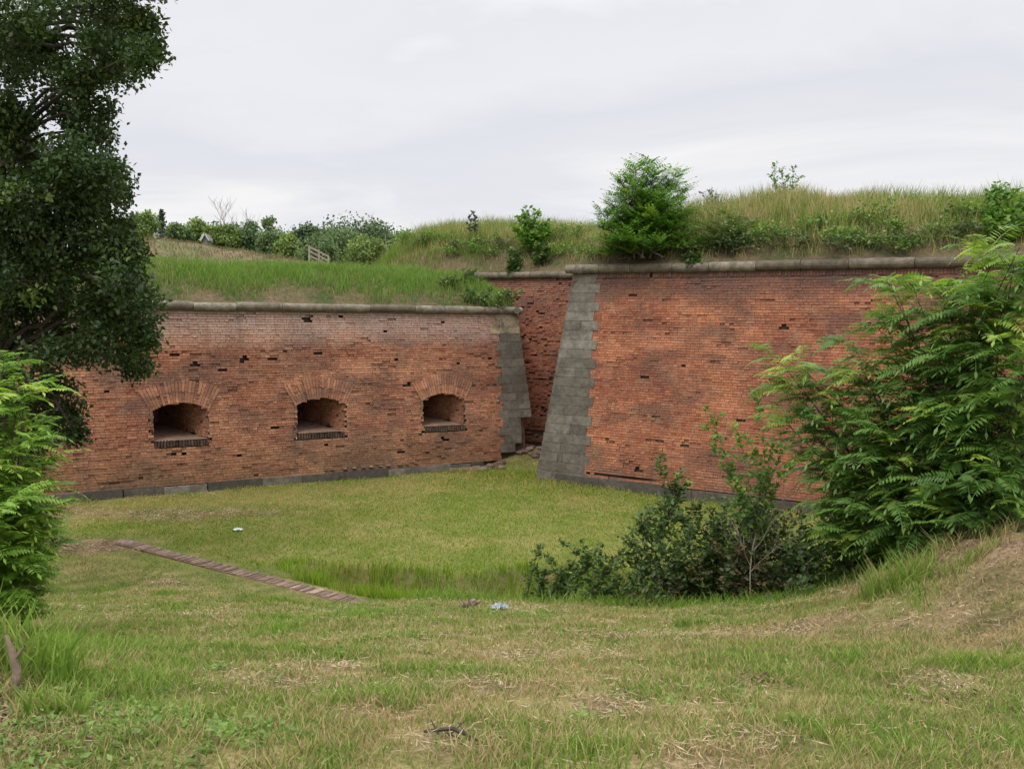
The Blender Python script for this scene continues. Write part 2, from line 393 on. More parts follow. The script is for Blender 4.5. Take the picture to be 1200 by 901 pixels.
dT = nrm(cT1-cT0); nT = np.array([dT[1], -dT[0], 0])
WT = Wall(cT0+nT*.10*6.0-dT*12, dT, .10, 18.0, 5.92)
SL, SR = .11, .10     # batter of the hidden return faces, met along the wall
WLs = Wall(WL.P(LU, 0), np.array([-.05, 1.0]), .152, 4.0, 4.72)        # hidden return faces
dRs = nrm(np.array([.25, 1.0, 0]))

# ------------------------------------------------------------ terrain
CX = np.array([-60, -7.9, -2.4, 0, 2, 3.2, 4.1, 4.9, 6.5, 10, 60])
CY = np.array([17.2, 17.2, 13.5, 12.6, 11.9, 11, 9.8, 8.3, 6.0, 3, 3])
def crest(x, y):
    yc = np.interp(x, CX, CY); sl = (np.interp(x+.2, CX, CY)-np.interp(x-.2, CX, CY))/.4
    return (y-yc)/np.sqrt(1+sl*sl)
def lawn_edge(x): return 15.15+.18*np.sin(x*1.3)+.12*np.sin(x*3.1+1)+.0*x
def near_surf(x, y):
    t = y-3; b = 3.0-.285*np.where(t > 0, t, 0)
    b = b+1.22*np.exp(-((x-5.6)/2.1)**2-((y-7.6)/2.7)**2)+.25*np.exp(-((x+2.8)/.8)**2-((y-4.2)/.7)**2)
    mm = np.exp(-((x-5.2)/1.6)**2-((y-7.4)/2.2)**2)
    b = b+.45*mm*(fbm(x, y, 2.6, 3, 15)-.5)+.20*mm*(fbm(x, y, 8, 2, 16)-.5)
    b = b+.10*(fbm(x, y, .5, 3, 2)-.5)*2+.05*(fbm(x, y, 2.2, 3, 5)-.5)*2
    return b
SA, SB = onz(140, 633, .02), onz(424, 706, .02)
def strip_d(x, y):
    ab = np.array([SB[0]-SA[0], SB[1]-SA[1]]); tt = np.clip(((x-SA[0])*ab[0]+(y-SA[1])*ab[1])/(ab@ab), 0, 1)
    return np.hypot(x-SA[0]-tt*ab[0], y-SA[1]-tt*ab[1])
def gh(x, y):
    x = np.asarray(x, float); y = np.asarray(y, float)
    cd = crest(x, y); S = near_surf(x, y)
    k = .14; S0 = np.log1p(np.exp(np.clip(S/k, -30, 30)))*k           # soft floor of the ditch
    S0 = np.where(S > 3, S, S0)-.02*(S < .5)
    lw = sstep(-.28, .12, y-lawn_edge(x)+np.where(x < -3.6, (-3.6-x)*2, 0))
    floor = -.62*(1-lw)+.035*(fbm(x, y, .8, 3, 8)-.5)*2
    far = np.maximum(floor, S0-.75*np.maximum(cd, 0)+0*x)
    m = sstep(0, .25, cd)
    h = S0*(1-m)+np.minimum(far, np.where(cd > 0, np.maximum(floor, S0-.75*cd), S0))*m
    ab = np.array([SB[0]-SA[0], SB[1]-SA[1]]); l2 = ab@ab; tt = ((x-SA[0])*ab[0]+(y-SA[1])*ab[1])/l2; tc_ = np.clip(tt, 0, 1)
    dd = np.hypot(x-SA[0]-tc_*ab[0], y-SA[1]-tc_*ab[1]); kk = (1-sstep(.25, 1.1, dd))*(cd < .28)
    h = np.where(kk > 0, np.minimum(h, h*(1-kk)+(-.0)*kk), h)
    # spill of soil and rubble at the broken corner
    h = h+.42*np.exp(-((x-.1)/1.15)**2-((y-26.9)/1.1)**2)+.16*np.exp(-((x-1.4)/1.0)**2-((y-26.3)/1.0)**2)
    return h
def gz(x, y): return float(gh(x, y))
def G(px, py, it=30):
    """where the sight line meets the ground"""
    d = ray(px, py); lo = 2.0; C = np.array([0, 0, EYE]); t = 1.5
    while t < 60:
        p = C+d*t
        if p[2] < gz(p[0], p[1]): break
        t += .05
    return C+d*t
def axis(*seg):
    out = [seg[0]]
    for e, st in zip(seg[1::2], seg[2::2]):
        n = max(1, int(round((e-out[-1])/st))); out += list(np.linspace(out[-1], e, n+1)[1:])
    return np.array(out)
gx = axis(-60, -14, 2, 9, .12, 60, 3) ; gy = axis(-8, 1.5, .6, 17.5, .11, 30, .3)
X, Y = np.meshgrid(gx, gy, indexing='ij')
H = gh(X, Y)
def grid_faces(nx, ny):
    i = np.arange(nx-1)[:, None]*ny; j = np.arange(ny-1)[None]
    return np.stack([i+j, i+ny+j, i+ny+j+1, i+j+1], -1).reshape(-1, 4)
bare_spots = [(95, 640, 1.3, .45), (170, 605, 2.2, .35), (60, 600, 1.5, .4), (190, 682, .55, .22), (380, 780, .35, .2), (450, 836, .45, .15), (800, 745, .8, .2),
              (920, 742, .8, .22), (960, 725, .5, .25), (1165, 700, .8, .4), (1180, 740, .6, .35), (1090, 800, .3, .25), (820, 880, .3, .14), (10, 830, .55, .28),
              (50, 870, .3, .2), (560, 800, .5, .2), (720, 830, .25, .15), (310, 800, .4, .2), (620, 770, .5, .14), (1000, 690, .4, .2), (530, 872, .25, .12),
              (240, 575+25, 2.5, .3), (120, 770, .5, .2), (880, 870, .2, .12), (1060, 730, .5, .2), (700, 770, .4, .12), (230, 720, .6, .2), (470, 745, .4, .15)]
BS = []
for px, py, rx, ry in bare_spots:
    p = G(px, py); BS.append((p[0], p[1], rx, max(ry, .18)*1.3))
def bare(x, y):
    b = np.zeros_like(x)
    b = np.maximum(b, .95*(1-sstep(.6, 1.2, np.sqrt(((x-.1)/1.7)**2+((y-26.7)/1.3)**2))))
    wob = (fbm(x, y, 2.0, 4, 11)-.5)*2.6
    for cx_, cy_, rx, ry in BS:
        b = np.maximum(b, 1-sstep(.55, 1.25, np.sqrt(((x-cx_)/rx)**2+((y-cy_)/ry)**2)+wob*.55))
    b = b*.62
    b = np.maximum(b, .95*(1-sstep(.5, 1.2, np.sqrt(((x-BS[0][0])/1.5)**2+((y-BS[0][1])/.6)**2)+wob*.6)))
    b = np.maximum(b, (1-sstep(.5, 1.2, np.sqrt(((x-5.0)/1.25)**2+((y-7.2)/1.7)**2)+wob*.9)))
    # channel side of the turf edge is raw soil
    ch = (crest(x, y) > .3) & (y < lawn_edge(x)+.05) & (x > -3.7)
    b = np.maximum(b, np.where(ch, .45, 0))
    return b
lawnmask = sstep(-.2, .6, np.maximum(crest(X, Y), (Y-14.8)))
ground = mk('ground', np.stack([X, Y, H], -1).reshape(-1, 3), grid_faces(len(gx), len(gy)), M['ground'], smooth=True,
            cols={'bare': bare(X, Y).ravel(), 'lawn': (lawnmask*.7).ravel()})
tag(ground, kind='structure')

# banks of earth on the walls
tLc = WL.P(LU-SL*4.72, 4.72)
def dA(x, y):
    p = WL.P(0, 4.72); f = -((x-p[0])*WL.n[0]+(y-p[1])*WL.n[1])-.02
    sn = WLs.n; s_ = -((x-tLc[0])*sn[0]+(y-tLc[1])*sn[1])-.02
    return np.minimum(f, s_)
pR = WR.P(0, 5.86); cR = WR.P(SR*5.86, 5.86); nRs = np.array([dRs[1], -dRs[0], 0])
pT = WT.P(0, 5.92)
def dB(x, y):
    f = -((x-pR[0])*WR.n[0]+(y-pR[1])*WR.n[1])-.02
    s_ = (x-cR[0])*nRs[0]+(y-cR[1])*nRs[1]-.02
    t_ = -((x-pT[0])*WT.n[0]+(y-pT[1])*WT.n[1])-.02
    return np.maximum(np.minimum(f, s_), t_)
def hA(x, y):
    d = dA(x, y); n = (fbm(x, y, .7, 4, 21)-.5)
    f = 1.13*(1-np.exp(-np.clip(d, 0, 9)/1.35*1.25))*sstep(-.2, .6, d+.3)
    return 4.83+f+n*.35*sstep(0, 1.5, d)+.05*np.sin(x*.8)-.02*np.clip(d-4, 0, 20)
def hB(x, y):
    d = dB(x, y); n = (fbm(x, y, .5, 4, 31)-.5)
    top = np.interp(x, [-8, -6, -4, -1, 2, 4, 6, 8, 10.5, 13, 16, 30], [1.8, 2.0, 2.15, 2.25, 2.0, 1.75, 1.85, 1.95, 1.85, 1.4, 1.15, 1.0])
    f = top*(1-np.exp(-np.clip(d, 0, 12)/1.9))*1.05
    fall = sstep(-7.6, -3.6, x+0*y)
    return 6.0-1.2*(1-fall)+f*(.25+.75*fall)+n*.7*sstep(0, 2, d)-.03*np.clip(d-5, 0, 20)
def bank(name, hf, df, x0, x1, y0, y1, st, mat):
    xs = np.arange(x0, x1, st); ys = np.arange(y0, y1, st); Xb, Yb = np.meshgrid(xs, ys, indexing='ij')
    D = df(Xb, Yb); e = .05
    gx_ = (df(Xb+e, Yb)-D)/e; gy_ = (df(Xb, Yb+e)-D)/e; g2 = np.maximum(gx_**2+gy_**2, .3)
    k = np.where(D < 0, -D/g2, 0); Xc, Yc = Xb+k*gx_, Yb+k*gy_
    V = np.stack([Xc, Yc, hf(Xc, Yc)], -1).reshape(-1, 3)
    Fc = grid_faces(len(xs), len(ys)); ok = (D.ravel()[Fc] > 0).any(1)
    near = (D.ravel()[Fc] > -st*1.6).all(1)
    o = mk(name, V, Fc[ok & near], mat, smooth=True); return tag(o, kind='structure')
bank('bank', hA, dA, -24, 1.5, 16, 31, .2, M['bank'])
bank('bank', hB, lambda x, y: np.minimum(dB(x, y), 60), -13, 18, 14, 42, .22, M['bank'])
def hill_h(x, y):
    r = np.sqrt(((x+19)/16.5)**2+((y-49)/9)**2)
    f = 1-sstep(.15, 1.05, r)
    f2 = 1-sstep(.1, 1.0, np.sqrt(((x+7)/9)**2+((y-52)/7)**2))
    return 4.95+3.35*f+1.5*f2*(1-f)+(fbm(x, y, .35, 4, 41)-.5)*1.0*np.clip(f+f2, 0, 1)
xs = np.arange(-40, 6, .5); ys = np.arange(38, 62, .5); Xh, Yh = np.meshgrid(xs, ys, indexing='ij')
tag(mk('hill', np.stack([Xh, Yh, hill_h(Xh, Yh)], -1).reshape(-1, 3), grid_faces(len(xs), len(ys)), M['hill'], smooth=True), kind='structure')
fx = axis(-6000, -300, 500, 300, 25, 6000, 500); fy = axis(30.5, 150, 10, 6000, 500)
Xf, Yf = np.meshgrid(fx, fy, indexing='ij')
tag(mk('meadow', np.stack([Xf, Yf, 4.9+0*Xf], -1).reshape(-1, 3), grid_faces(len(fx), len(fy)), M['far_ground']), kind='structure')

# ------------------------------------------------------------ brickwork
BH, BL_, BHD, JT = .068, .245, .117, .011
def brickwork(acc, macc, W, u0f, u1f, z0, z1, skip=None, miss=.006, clus=.0, wob=.006, seed=1, depth=.2, runs=0, tonebias=0.0, cut=None):
    r = np.random.default_rng(seed); C = []; T = []; MC = []
    k = 0; z = z0
    while z < z1-.02:
        zh = min(z+BH, z1); ua, ub = u0f(z), u1f(z); u = ua-(0.14 if k % 2 else .0)-r.random()*.03; hd = k % 2 == 1
        while u < ub:
            l = (BHD if hd else BL_)*(1+r.normal(0, .03)); a, b_ = max(u, ua), min(u+l, ub); u += l
            if b_-a < .03: continue
            uc, zc_ = (a+b_)/2, (z+zh)/2
            if cut is not None:
                q = cut(a, b_, zc_)
                if q is None: continue
                a, b_ = q
                if b_-a < .02: continue
            if skip is not None and skip(uc, zc_): continue
            nz = float(fbm(uc, zc_*2.2, .9, 3, seed)); er = float(fbm(uc*.7, zc_*4, 1.7, 3, seed+5))
            pm = miss*(1+clus*max(0, er-.58)*40)
            lost = r.random() < pm
            if lost and r.random() < .22: continue
            w = r.normal(0, wob)-max(0, er-.62)*.15*r.random()-(.03+.04*r.random())*lost
            if er > .66 and r.random() < .25: w -= .04*r.random()
            o = []; om = []
            for du in (0, 1):
                for dw in (0, 1):
                    for dz in (0, 1):
                        o.append(((a+.0035) if not du else (b_-.0035), (z+.006) if not dz else (zh-.006), -depth if not dw else w))
                        om.append((a if not du else b_, z if not dz else zh, -depth if not dw else min(w, 0)-.009))
            C.append(o); MC.append(om)
            T.append(np.clip(.5+r.normal(0, .15)+(nz-.5)*1.0+tonebias+0, 0, .95)+(.05 if r.random() < .006 else 0))
        z = zh; k += 1
    C = np.array(C); MC = np.array(MC)
    boxes(acc, W.P(C[..., 0], C[..., 1], C[..., 2]), np.array(T))
    boxes(macc, W.P(MC[..., 0], MC[..., 1], MC[..., 2]), .5)
def backing(acc, W, u0, u1, z0, z1, depth, holes=()):
    us = np.arange(u0, u1+.001, .05)
    for a, b_ in zip(us[:-1], us[1:]):
        iv = [(z0, z1)]; uc = (a+b_)/2
        for (h0, h1, lo, hi) in holes:
            if h0 < uc < h1:
                hv = hi(uc) if callable(hi) else hi; nw = []
                for (p, q) in iv:
                    if lo > p: nw.append((p, min(lo, q)))
                    if hv < q: nw.append((max(hv, p), q))
                iv = [t for t in nw if t[1]-t[0] > .001]
        for (p, q) in iv:
            acc.add(W.P([a, b_, b_, a], [p, p, q, q], -depth), [[0, 1, 2, 3]], .5)

def blocks(acc, W, lst, jit=.004):
    """lst of (u0,u1,z0,z1,w0,w1,tone,tip); bevelled by a recessed joint"""
    for (a, b_, z0, z1, w0, w1, t, tp) in lst:
        g = .0035
        o = [((b_-g) if du else (a+g), (z1-g) if dz else (z0+g), (w1+random.gauss(0, jit)) if dw else w0) for du in (0, 1) for dw in (0, 1) for dz in (0, 1)]
        o = np.array(o); boxes(acc, W.P(o[:, 0], o[:, 1], o[:, 2]), t, tp)
def cordon(acc, W, u0, u1, z, rad, w=.02, seed=0, side=None):
    r = random.Random(seed); u = u0
    while u < u1-.02:
        l = r.uniform(.9, 1.5); v = min(u+l, u1)
        if u1-v < .35: v = u1
        n = max(2, int((v-u)/.12)); us = np.linspace(u+.006, v-.006, n+1)
        dz = r.gauss(0, .006); dw = r.gauss(0, .006)
        P = W.P(us, z+dz+0*us, w+dw)
        rr = rad*(1+.03*np.array([r.gauss(0, 1) for _ in us])); rr[0] *= .93; rr[-1] *= .93
        tube(acc, P, rr, 14, r.random())
        for e, s_ in ((0, 1), (-1, -1)):                      # end caps
            base = P[e]; th = np.arange(14)*2*math.pi/14
            ring = base+rr[e]*(np.cos(th)[:, None]*W.n+np.sin(th)[:, None]*UP); acc.add(ring, [list(range(14))], r.random())
        u = v

# ---- left wall
wallL = thing('brick_wall', WL.P(12, 0), 'lower red brick fortress wall with three arched embrasures on the left', 'fortress wall')
EMB = [9.58, 13.21, 16.9]; EW, EZ0, EZS, EZC = .65, 1.33, 2.10, 2.28
RA = (EW**2+(EZC-EZS)**2)/(2*(EZC-EZS)); ZC = EZC-RA; TH = math.asin(EW/RA)
def arch_top(c): return lambda u: ZC+math.sqrt(max(RA**2-(u-c)**2, 0))
FAN = 1.28
THF = TH*FAN
FR = EW/math.sin(math.radians(27)); FC = EZS-FR*math.cos(math.radians(27))       # centre the joints fan out from
drain = [(9.6, 1.02), (13.35, .98), (16.85, .95), (8.9, 4.42), (12.95, 4.42), (17.0, 4.35), (11.15, 3.35), (13.2, 3.5), (15.5, 3.3), (10.0, 3.28), (15.8, 2.6)]
def skipL(u, z):
    for c in EMB:
        if abs(u-c) < EW+.005 and EZ0 < z < arch_top(c)(u): return True
        if abs(u-c) < EW and EZ0-.17 < z <= EZ0: return True
    for (a, b_) in drain:
        if abs(u-a) < .075 and abs(z-b_) < .065: return True
    return False
def inL(z): return 18.74+(.13 if int((z-.42)/.26) % 2 else 0)
def cutL(a, b_, z):
    for c in EMB:
        if EZ0 < z < EZC:
            t = arch_top(c)(max(min((a+b_)/2, c+EW), c-EW)) if z > EZS else 9
            if z < t:
                if a < c-EW < b_: b_ = c-EW
                elif a < c+EW < b_: a = c+EW
    return a, b_
ba, ma = Acc(), Acc()
brickwork(ba, ma, WL, lambda z: 2.0, lambda z: max(inL(z), inL(z+BH)), .2, 4.66, skipL, .0035, 1.6, .008, 11, cut=cutL)
brickwork(ba, ma, WLs, lambda z: .9 if z > 1.5 else 3.9, lambda z: 4.0, .3, 4.66, None, .01, 1, .008, 12)
backing(ma, WL, 0, LU-.3, -.1, 4.6, .2, [(c-EW, c+EW, EZ0-.16, arch_top(c)) for c in EMB])
# courses that stand proud or are lost in long runs
ba.build('brickwork', M['brickL'], wallL); ma.build('mortar', M['mortar'], wallL)
# crown of the wall: coping and the soldier course under it
ca = Acc(); cordon(ca, WL, 1.5, LU-SL*4.72+.17, 4.76, .112, .03, 5)
cordon(ca, WLs, -.05, 3.9, 4.76, .112, .03, 6); ca.build('coping', M['cordon'], wallL, smooth=False)
qa = Acc(); lst = []; z = .42; i = 0
while z < 4.62:
    h = .26 if z < 3.9 else .2; zt = min(z+h, 4.64); out = LU-SL*z+.012
    if z < 1.45: out = 19.50+random.uniform(-.03, .03)-(.25 if z < .62 else 0)
    inn = 18.74+(.13 if i % 2 else 0)
    warm = 0 if z < 3.9 else random.uniform(.3, .85)
    mid = random.choice([None, None, .45])
    tone = random.uniform(.1, .6) if z < 3.9 else random.uniform(.5, 1)
    if mid:
        m_ = inn+(out-inn)*random.uniform(.35, .6)
        lst += [(inn, m_, z, zt, -.5, .012, tone, warm), (m_, out, z, zt, -.7, .012, random.uniform(.1, .6), warm*.6)]
    else: lst.append((inn, out, z, zt, -.7, .012, tone, warm))
    z = zt; i += 1
lst.append((18.55, 18.85, 4.05, 4.4, -.2, .01, .9, 1.0))
blocks(qa, WL, lst); qa.build('quoin', M['quoin'], wallL)
pa = Acc(); lst = []; u = 2.0
while u < 18.1:
    l = random.uniform(.6, 1.5); lst.append((u, min(u+l, 18.1)-random.choice([0, 0, .02]), -.25, .22+random.uniform(-.05, .02), -.3, .06+random.uniform(0, .03), random.random()**1.8, 0)); u += l
blocks(pa, WL, lst, .008); pa.build('plinth', M['plinth'], wallL)
class Flat(Wall):
    pass
for c in EMB:
    e = Acc(); em = Acc()
    B = lambda u, w: WL.P(c+u, 1.8, w)
    def jamb(p, q, seed, e0=.12, e1=.12, z1=2.24):
        P0, P1 = B(*p), B(*q); d = P1-P0; L_ = math.hypot(d[0], d[1])
        W_ = Wall((P0[0], P0[1]), (d[0], d[1]), 0.0, L_, 3)
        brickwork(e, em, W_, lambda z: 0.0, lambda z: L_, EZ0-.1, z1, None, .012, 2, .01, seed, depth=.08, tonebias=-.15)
        em.add(W_.P([-e0, L_+e1, L_+e1, -e0], [EZ0-.1, EZ0-.1, z1, z1], -.085), [[0, 1, 2, 3]], .5)
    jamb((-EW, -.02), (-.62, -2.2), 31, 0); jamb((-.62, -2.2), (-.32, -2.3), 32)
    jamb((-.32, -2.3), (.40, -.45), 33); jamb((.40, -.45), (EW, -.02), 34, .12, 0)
    # vault
    us = np.linspace(-EW-.02, EW+.02, 13); V = []
    for uu in us:
        zz_ = arch_top(c)(c+max(min(uu, EW), -EW))
        for ww in (-.015, -.4, -.9, -2.5): V.append(WL.P(c+max(-EW, min(EW, uu)), zz_, ww))
    em.add(V, grid_faces(13, 4), .3)
    recess = e.build('embrasure', M['brickL'], wallL); em.build('lining', M['mortar'], recess)
    fl = Acc(); V = []
    pts = [(-EW, .02), (EW, .02), (.40, -.45), (-.32, -2.3), (-.64, -2.3)]
    for (uu, ww) in pts: V.append(WL.P(c+uu, EZ0+.012-ww*.09, ww))
    fl.add(V, [[0, 1, 2, 3, 4]], .5); fl.build('floor', M['floor'], recess)
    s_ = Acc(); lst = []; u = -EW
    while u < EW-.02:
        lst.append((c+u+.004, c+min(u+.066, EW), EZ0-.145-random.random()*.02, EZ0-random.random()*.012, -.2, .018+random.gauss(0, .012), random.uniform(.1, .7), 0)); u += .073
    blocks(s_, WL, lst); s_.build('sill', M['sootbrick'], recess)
    # fanned arch bricks
    f = Acc(); n = 23; aa = np.linspace(-math.radians(29), math.radians(29), n+1)
    for i in range(n):
        a0, a1 = aa[i]+.003, aa[i+1]-.003
        if random.random() < .03: continue
        am = (a0+a1)/2; uu = math.tan(am)
        # start where the joint meets the soffit
        r0 = FR
        for q in np.linspace(FR-.3, FR+.3, 61):
            if FC+q*math.cos(am) >= arch_top(c)(max(min(c+q*math.sin(am), c+EW), c-EW)): r0 = q; break
        r1s = [r0, r0+.27+random.gauss(0, .01), FR+.60+random.gauss(0, .02)]
        for ra, rb in zip(r1s[:-1], r1s[1:]):
            o = []; w1 = .022+random.gauss(0, .005)-(.03 if random.random() < .08 else 0)
            for du in (0, 1):
                for dw in (0, 1):
                    for dz in (0, 1):
                        an = a1 if du else a0; rr = (rb-.008) if dz else ra
                        o.append((c+rr*math.sin(an), FC+rr*math.cos(an), w1 if dw else -.25))
            o = np.array(o); boxes(f, WL.P(o[:, 0], o[:, 1], o[:, 2]), random.uniform(.35, .95))
    f.build('arch', M['brickL'], recess)

# ---- right wall
wallR = thing('brick_wall', WR.P(6, 0), 'tall sloping red brick fortress wall on the right with grey stone corner', 'fortress wall')
def inR(z): return 1.46-.03*z+(.14 if int((z+.2)/.26) % 2 else 0)
dr2 = [(3.0, .6), (4.2, 1.3), (2.4, 5.2), (6.5, 4.4), (8.3, 4.5), (2.9, 3.0), (4.0, 3.4), (1.9, .42)]
def skipR(u, z):
    for (a, b_) in dr2:
        if abs(u-a) < .08 and abs(z-b_) < .05: return True
    if 1.5 < u < 3.4 and .3 < z < .3+.18*(fbm(u, 0, 3, 2, 3)): return True
    return False
ba, ma = Acc(), Acc()
brickwork(ba, ma, WR, lambda z: min(inR(z), inR(z+BH)), lambda z: 14.5, .26, 5.66, skipR, .0014, .8, .006, 21)
Ws = Wall(WR.P(0, 0)+dRs*7, -dRs[:2], .146, 7, 5.9)
brickwork(ba, ma, Ws, lambda z: 0, lambda z: 6.3, .0, 5.66, None, .01, 1, .008, 22)
backing(ma, WR, .9, 15.5, -.1, 5.98, .12)
# soldier course
lst = []; u = inR(5.7)
while u < 14.5:
    if random.random() > .03: lst.append((u, u+.075, 5.665, 5.80, -.2, .012+random.gauss(0, .007), random.uniform(.0, .8), 0))
    u += .075
blocks(ba, WR, lst); ba.build('brickwork', M['brickR'], wallR); ma.build('mortar', M['mortar'], wallR)
ca = Acc(); cordon(ca, WR, SR*5.86-.22, 15, 5.92, .125, .05, 8)
Wc = Wall(WR.P(0, 0), dRs[:2], 0, 7, 5.9); 
cpt = WR.P(SR*5.9-.08, 5.92, -.15)
cordon(ca, Wall((cpt[0], cpt[1]), dRs[:2], 0, 7, 6), 0.05, 6, 5.92, .13, .0, 9); ca.build('coping', M['cordon'], wallR, smooth=False)
qa = Acc(); lst = []; z = -.2; i = 0
while z < 5.78:
    h = .26; zt = min(z+h, 5.80); out = SR*z; inn = 1.46-.03*z+(.14 if i % 2 else 0)
    tone = random.uniform(.15, .75)
    if z < 1.0 or random.random() < .45:
        cuts = sorted(random.uniform(.3, .7) for _ in range(1 if z > 1 else 2))
        es = [out]+[out+(inn-out)*q for q in cuts]+[inn]
        if len(es) == 4 and es[2]-es[1] < .15: es.pop(1)
        for a, b_ in zip(es[:-1], es[1:]): lst.append((a, b_, z, zt, -.6, .012, random.uniform(0, .8) if z > 1 else random.uniform(0, .5), 0))
    else: lst.append((out, inn, z, zt, -.6, .012, tone, 0))
    z = zt; i += 1
blocks(qa, WR, lst)
qa.build('quoin', M['quoin'], wallR)
pa = Acc(); lst = []; u = .6
while u < 14:
    l = random.uniform(.6, 1.4); lst.append((u, u+l, -.25, .25+random.uniform(-.02, .02), -.3, .06, random.random()*.7, 0)); u += l
blocks(pa, WR, lst, .008); pa.build('plinth', M['plinth'], wallR)
# ---- wall at the back of the gap
wallT = thing('brick_wall', WT.P(13.5, 0), 'shaded red brick wall set back in the gap between the two corner stones', 'fortress wall')
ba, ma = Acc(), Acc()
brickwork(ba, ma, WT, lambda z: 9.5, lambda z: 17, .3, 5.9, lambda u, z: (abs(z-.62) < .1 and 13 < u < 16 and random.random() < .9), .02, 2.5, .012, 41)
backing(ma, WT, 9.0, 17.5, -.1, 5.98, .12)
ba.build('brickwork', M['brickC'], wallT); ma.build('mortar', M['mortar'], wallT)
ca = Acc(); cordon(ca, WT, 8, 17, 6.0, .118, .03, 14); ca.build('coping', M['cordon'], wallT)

# ------------------------------------------------------------ grass
def blades(p, h, wd, lean, tone, tip=0.0):
    """two-segment blades; p (n,3)"""
    n = len(p); th = rng.random(n)*2*math.pi; s = np.stack([np.cos(th), np.sin(th), 0*th], 1)
    ph = rng.random(n)*2*math.pi; l = np.stack([np.cos(ph), np.sin(ph), 0*ph], 1)*(lean*h*(.3+1.2*rng.random(n)))[:, None]
    h = h[:, None]; wd = np.broadcast_to(wd, (n,))[:, None]
    m = p+l*.35+UP*h*.55; t = p+l+UP*h
    V = np.stack([p-s*wd/2, p+s*wd/2, m+s*wd*.38, m-s*wd*.38, t], 1)
    q = np.arange(n)[:, None]*5
    return V.reshape(-1, 3), q+np.array([[0, 1, 2, 3]]), q+np.array([[3, 2, 4]]), tone, np.broadcast_to(tip, (n,))
def grass(name, label, p, h, wd, lean, mat, tone=None, tip=0.0):
    n = len(p)
    if tone is None: tone = rng.random(n)
    V, q, t, a, b = blades(p, h, wd, lean, tone, tip)
    o = mk(name, V, [t, q], mat, None, {'tone': np.concatenate([a, a]), 'tip': np.concatenate([b, b])})
    return tag(o, label, 'grass', kind='stuff')
def inview(p, m=60):
    c = (p-np.array([0, 0, EYE])) @ R3; z = -c[:, 2]; z = np.where(z > .3, z, 1e-3)
    x = 600+F*c[:, 0]/z; y = 450.5-F*c[:, 1]/z
    return (c[:, 2] < -.3) & (x > -m*4) & (x < 1200+m*4) & (y > -m) & (y < 901+m*3)
def onground(n, x0, x1, y0, y1):
    x = rng.uniform(x0, x1, n); y = rng.uniform(y0, y1, n)
    return x, y
def keep(mask, *a): return [v[mask] for v in a]
# near slope, density falling with distance
xs, ys = [], []
for (y0, y1, dens) in ((2.4, 4, 5200), (4, 6, 3300), (6, 9, 1900), (9, 13, 1150), (13, 17.5, 750)):
    hw = .62*y1+1.2; n = int((y1-y0)*2*hw*dens); x, y = onground(n, -hw, hw, y0, y1); xs.append(x); ys.append(y)
x, y = np.concatenate(xs), np.concatenate(ys)
m = (crest(x, y) < .12) & (strip_d(x, y) > .19+.12*rng.random(len(x))); x, y = keep(m, x, y)
bb = bare(x, y); cl_ = fbm(x, y, 3.5, 3, 61); cl2 = fbm(x, y, 11, 2, 63); cr = crest(x, y)
m = (rng.random(len(x)) < (1-.9*bb)*(.25+1.3*sstep(.35, .62, cl_)*.8+.3*cl2)); x, y, bb, cl_, cl2, cr = keep(m, x, y, bb, cl_, cl2, cr)
tuft = sstep(.60, .78, fbm(x, y, 1.6, 3, 65))
onc = np.exp(-((cr+.15)/.42)**2)*sstep(-2.4, -1.4, x)
lfg = np.exp(-((x+3.4)/1.0)**2-((y-5.6)/1.3)**2)+np.exp(-((x+1.9)/.5)**2-((y-4.0)/.5)**2)*.5
h = (.028+.03*rng.random(len(x)))*(.7+.8*cl2)+tuft*.05*rng.random(len(x))+onc*(.05+.17*rng.random(len(x))**1.5)+lfg*.13*rng.random(len(x))*(cl_ > .45)
h = np.where(strip_d(x, y) < .8, np.minimum(h, .035), h)
p = np.stack([x, y, gh(x, y)-.006], 1)
dryv = rng.random(len(x))
mm = np.exp(-((x-5.2)/1.6)**2-((y-7.4)/2.2)**2); h = h+mm*.20*rng.random(len(x))*sstep(.5, .62, fbm(x, y, 4.5, 2, 67))
tipv = -.5*onc*(1-.6*mm)+.35*mm-.35*tuft-.5*lfg-.12*sstep(6, 12, y)*sstep(1.5, -1.5, x)+.10*bb*2
grass('grass', 'short mown grass, half dried to straw, covering the near slope', p, h, .0045+.0011*y*.55, .75, M['grass_near'], tip=tipv)

# lawn on the floor of the ditch
n = 190000; x, y = onground(n, -13, 9, 12, 28); m = (crest(x, y) > .12) & (y > lawn_edge(x)-.05) & (strip_d(x, y) > .19+.12*rng.random(len(x))); x, y = keep(m, x, y)
bb = bare(x, y); dwL = -((x-WL.O[0])*WL.n[0]+(y-WL.O[1])*WL.n[1]); dwR = -((x-WR.O[0])*WR.n[0]+(y-WR.O[1])*WR.n[1])
m = (rng.random(len(x)) > bb*.85) & (dwL < -.1); x, y, dwL, dwR = keep(m, x, y, dwL, dwR)
ed = np.exp(-((y-lawn_edge(x))/.35)**2); nearw = np.exp(-((dwR)/.5)**2)
h = .03+.035*rng.random(len(x))+.02*ed*rng.random(len(x))+.07*np.exp(-((x-1)/2.5)**2-((y-24)/2.2)**2)*rng.random(len(x))+.1*nearw*rng.random(len(x))+.10*np.exp(-(dwL/.35)**2)*rng.random(len(x))*(fbm(x, y, 1.5, 2, 52) > .5)
p = np.stack([x, y, gh(x, y)-.006], 1)
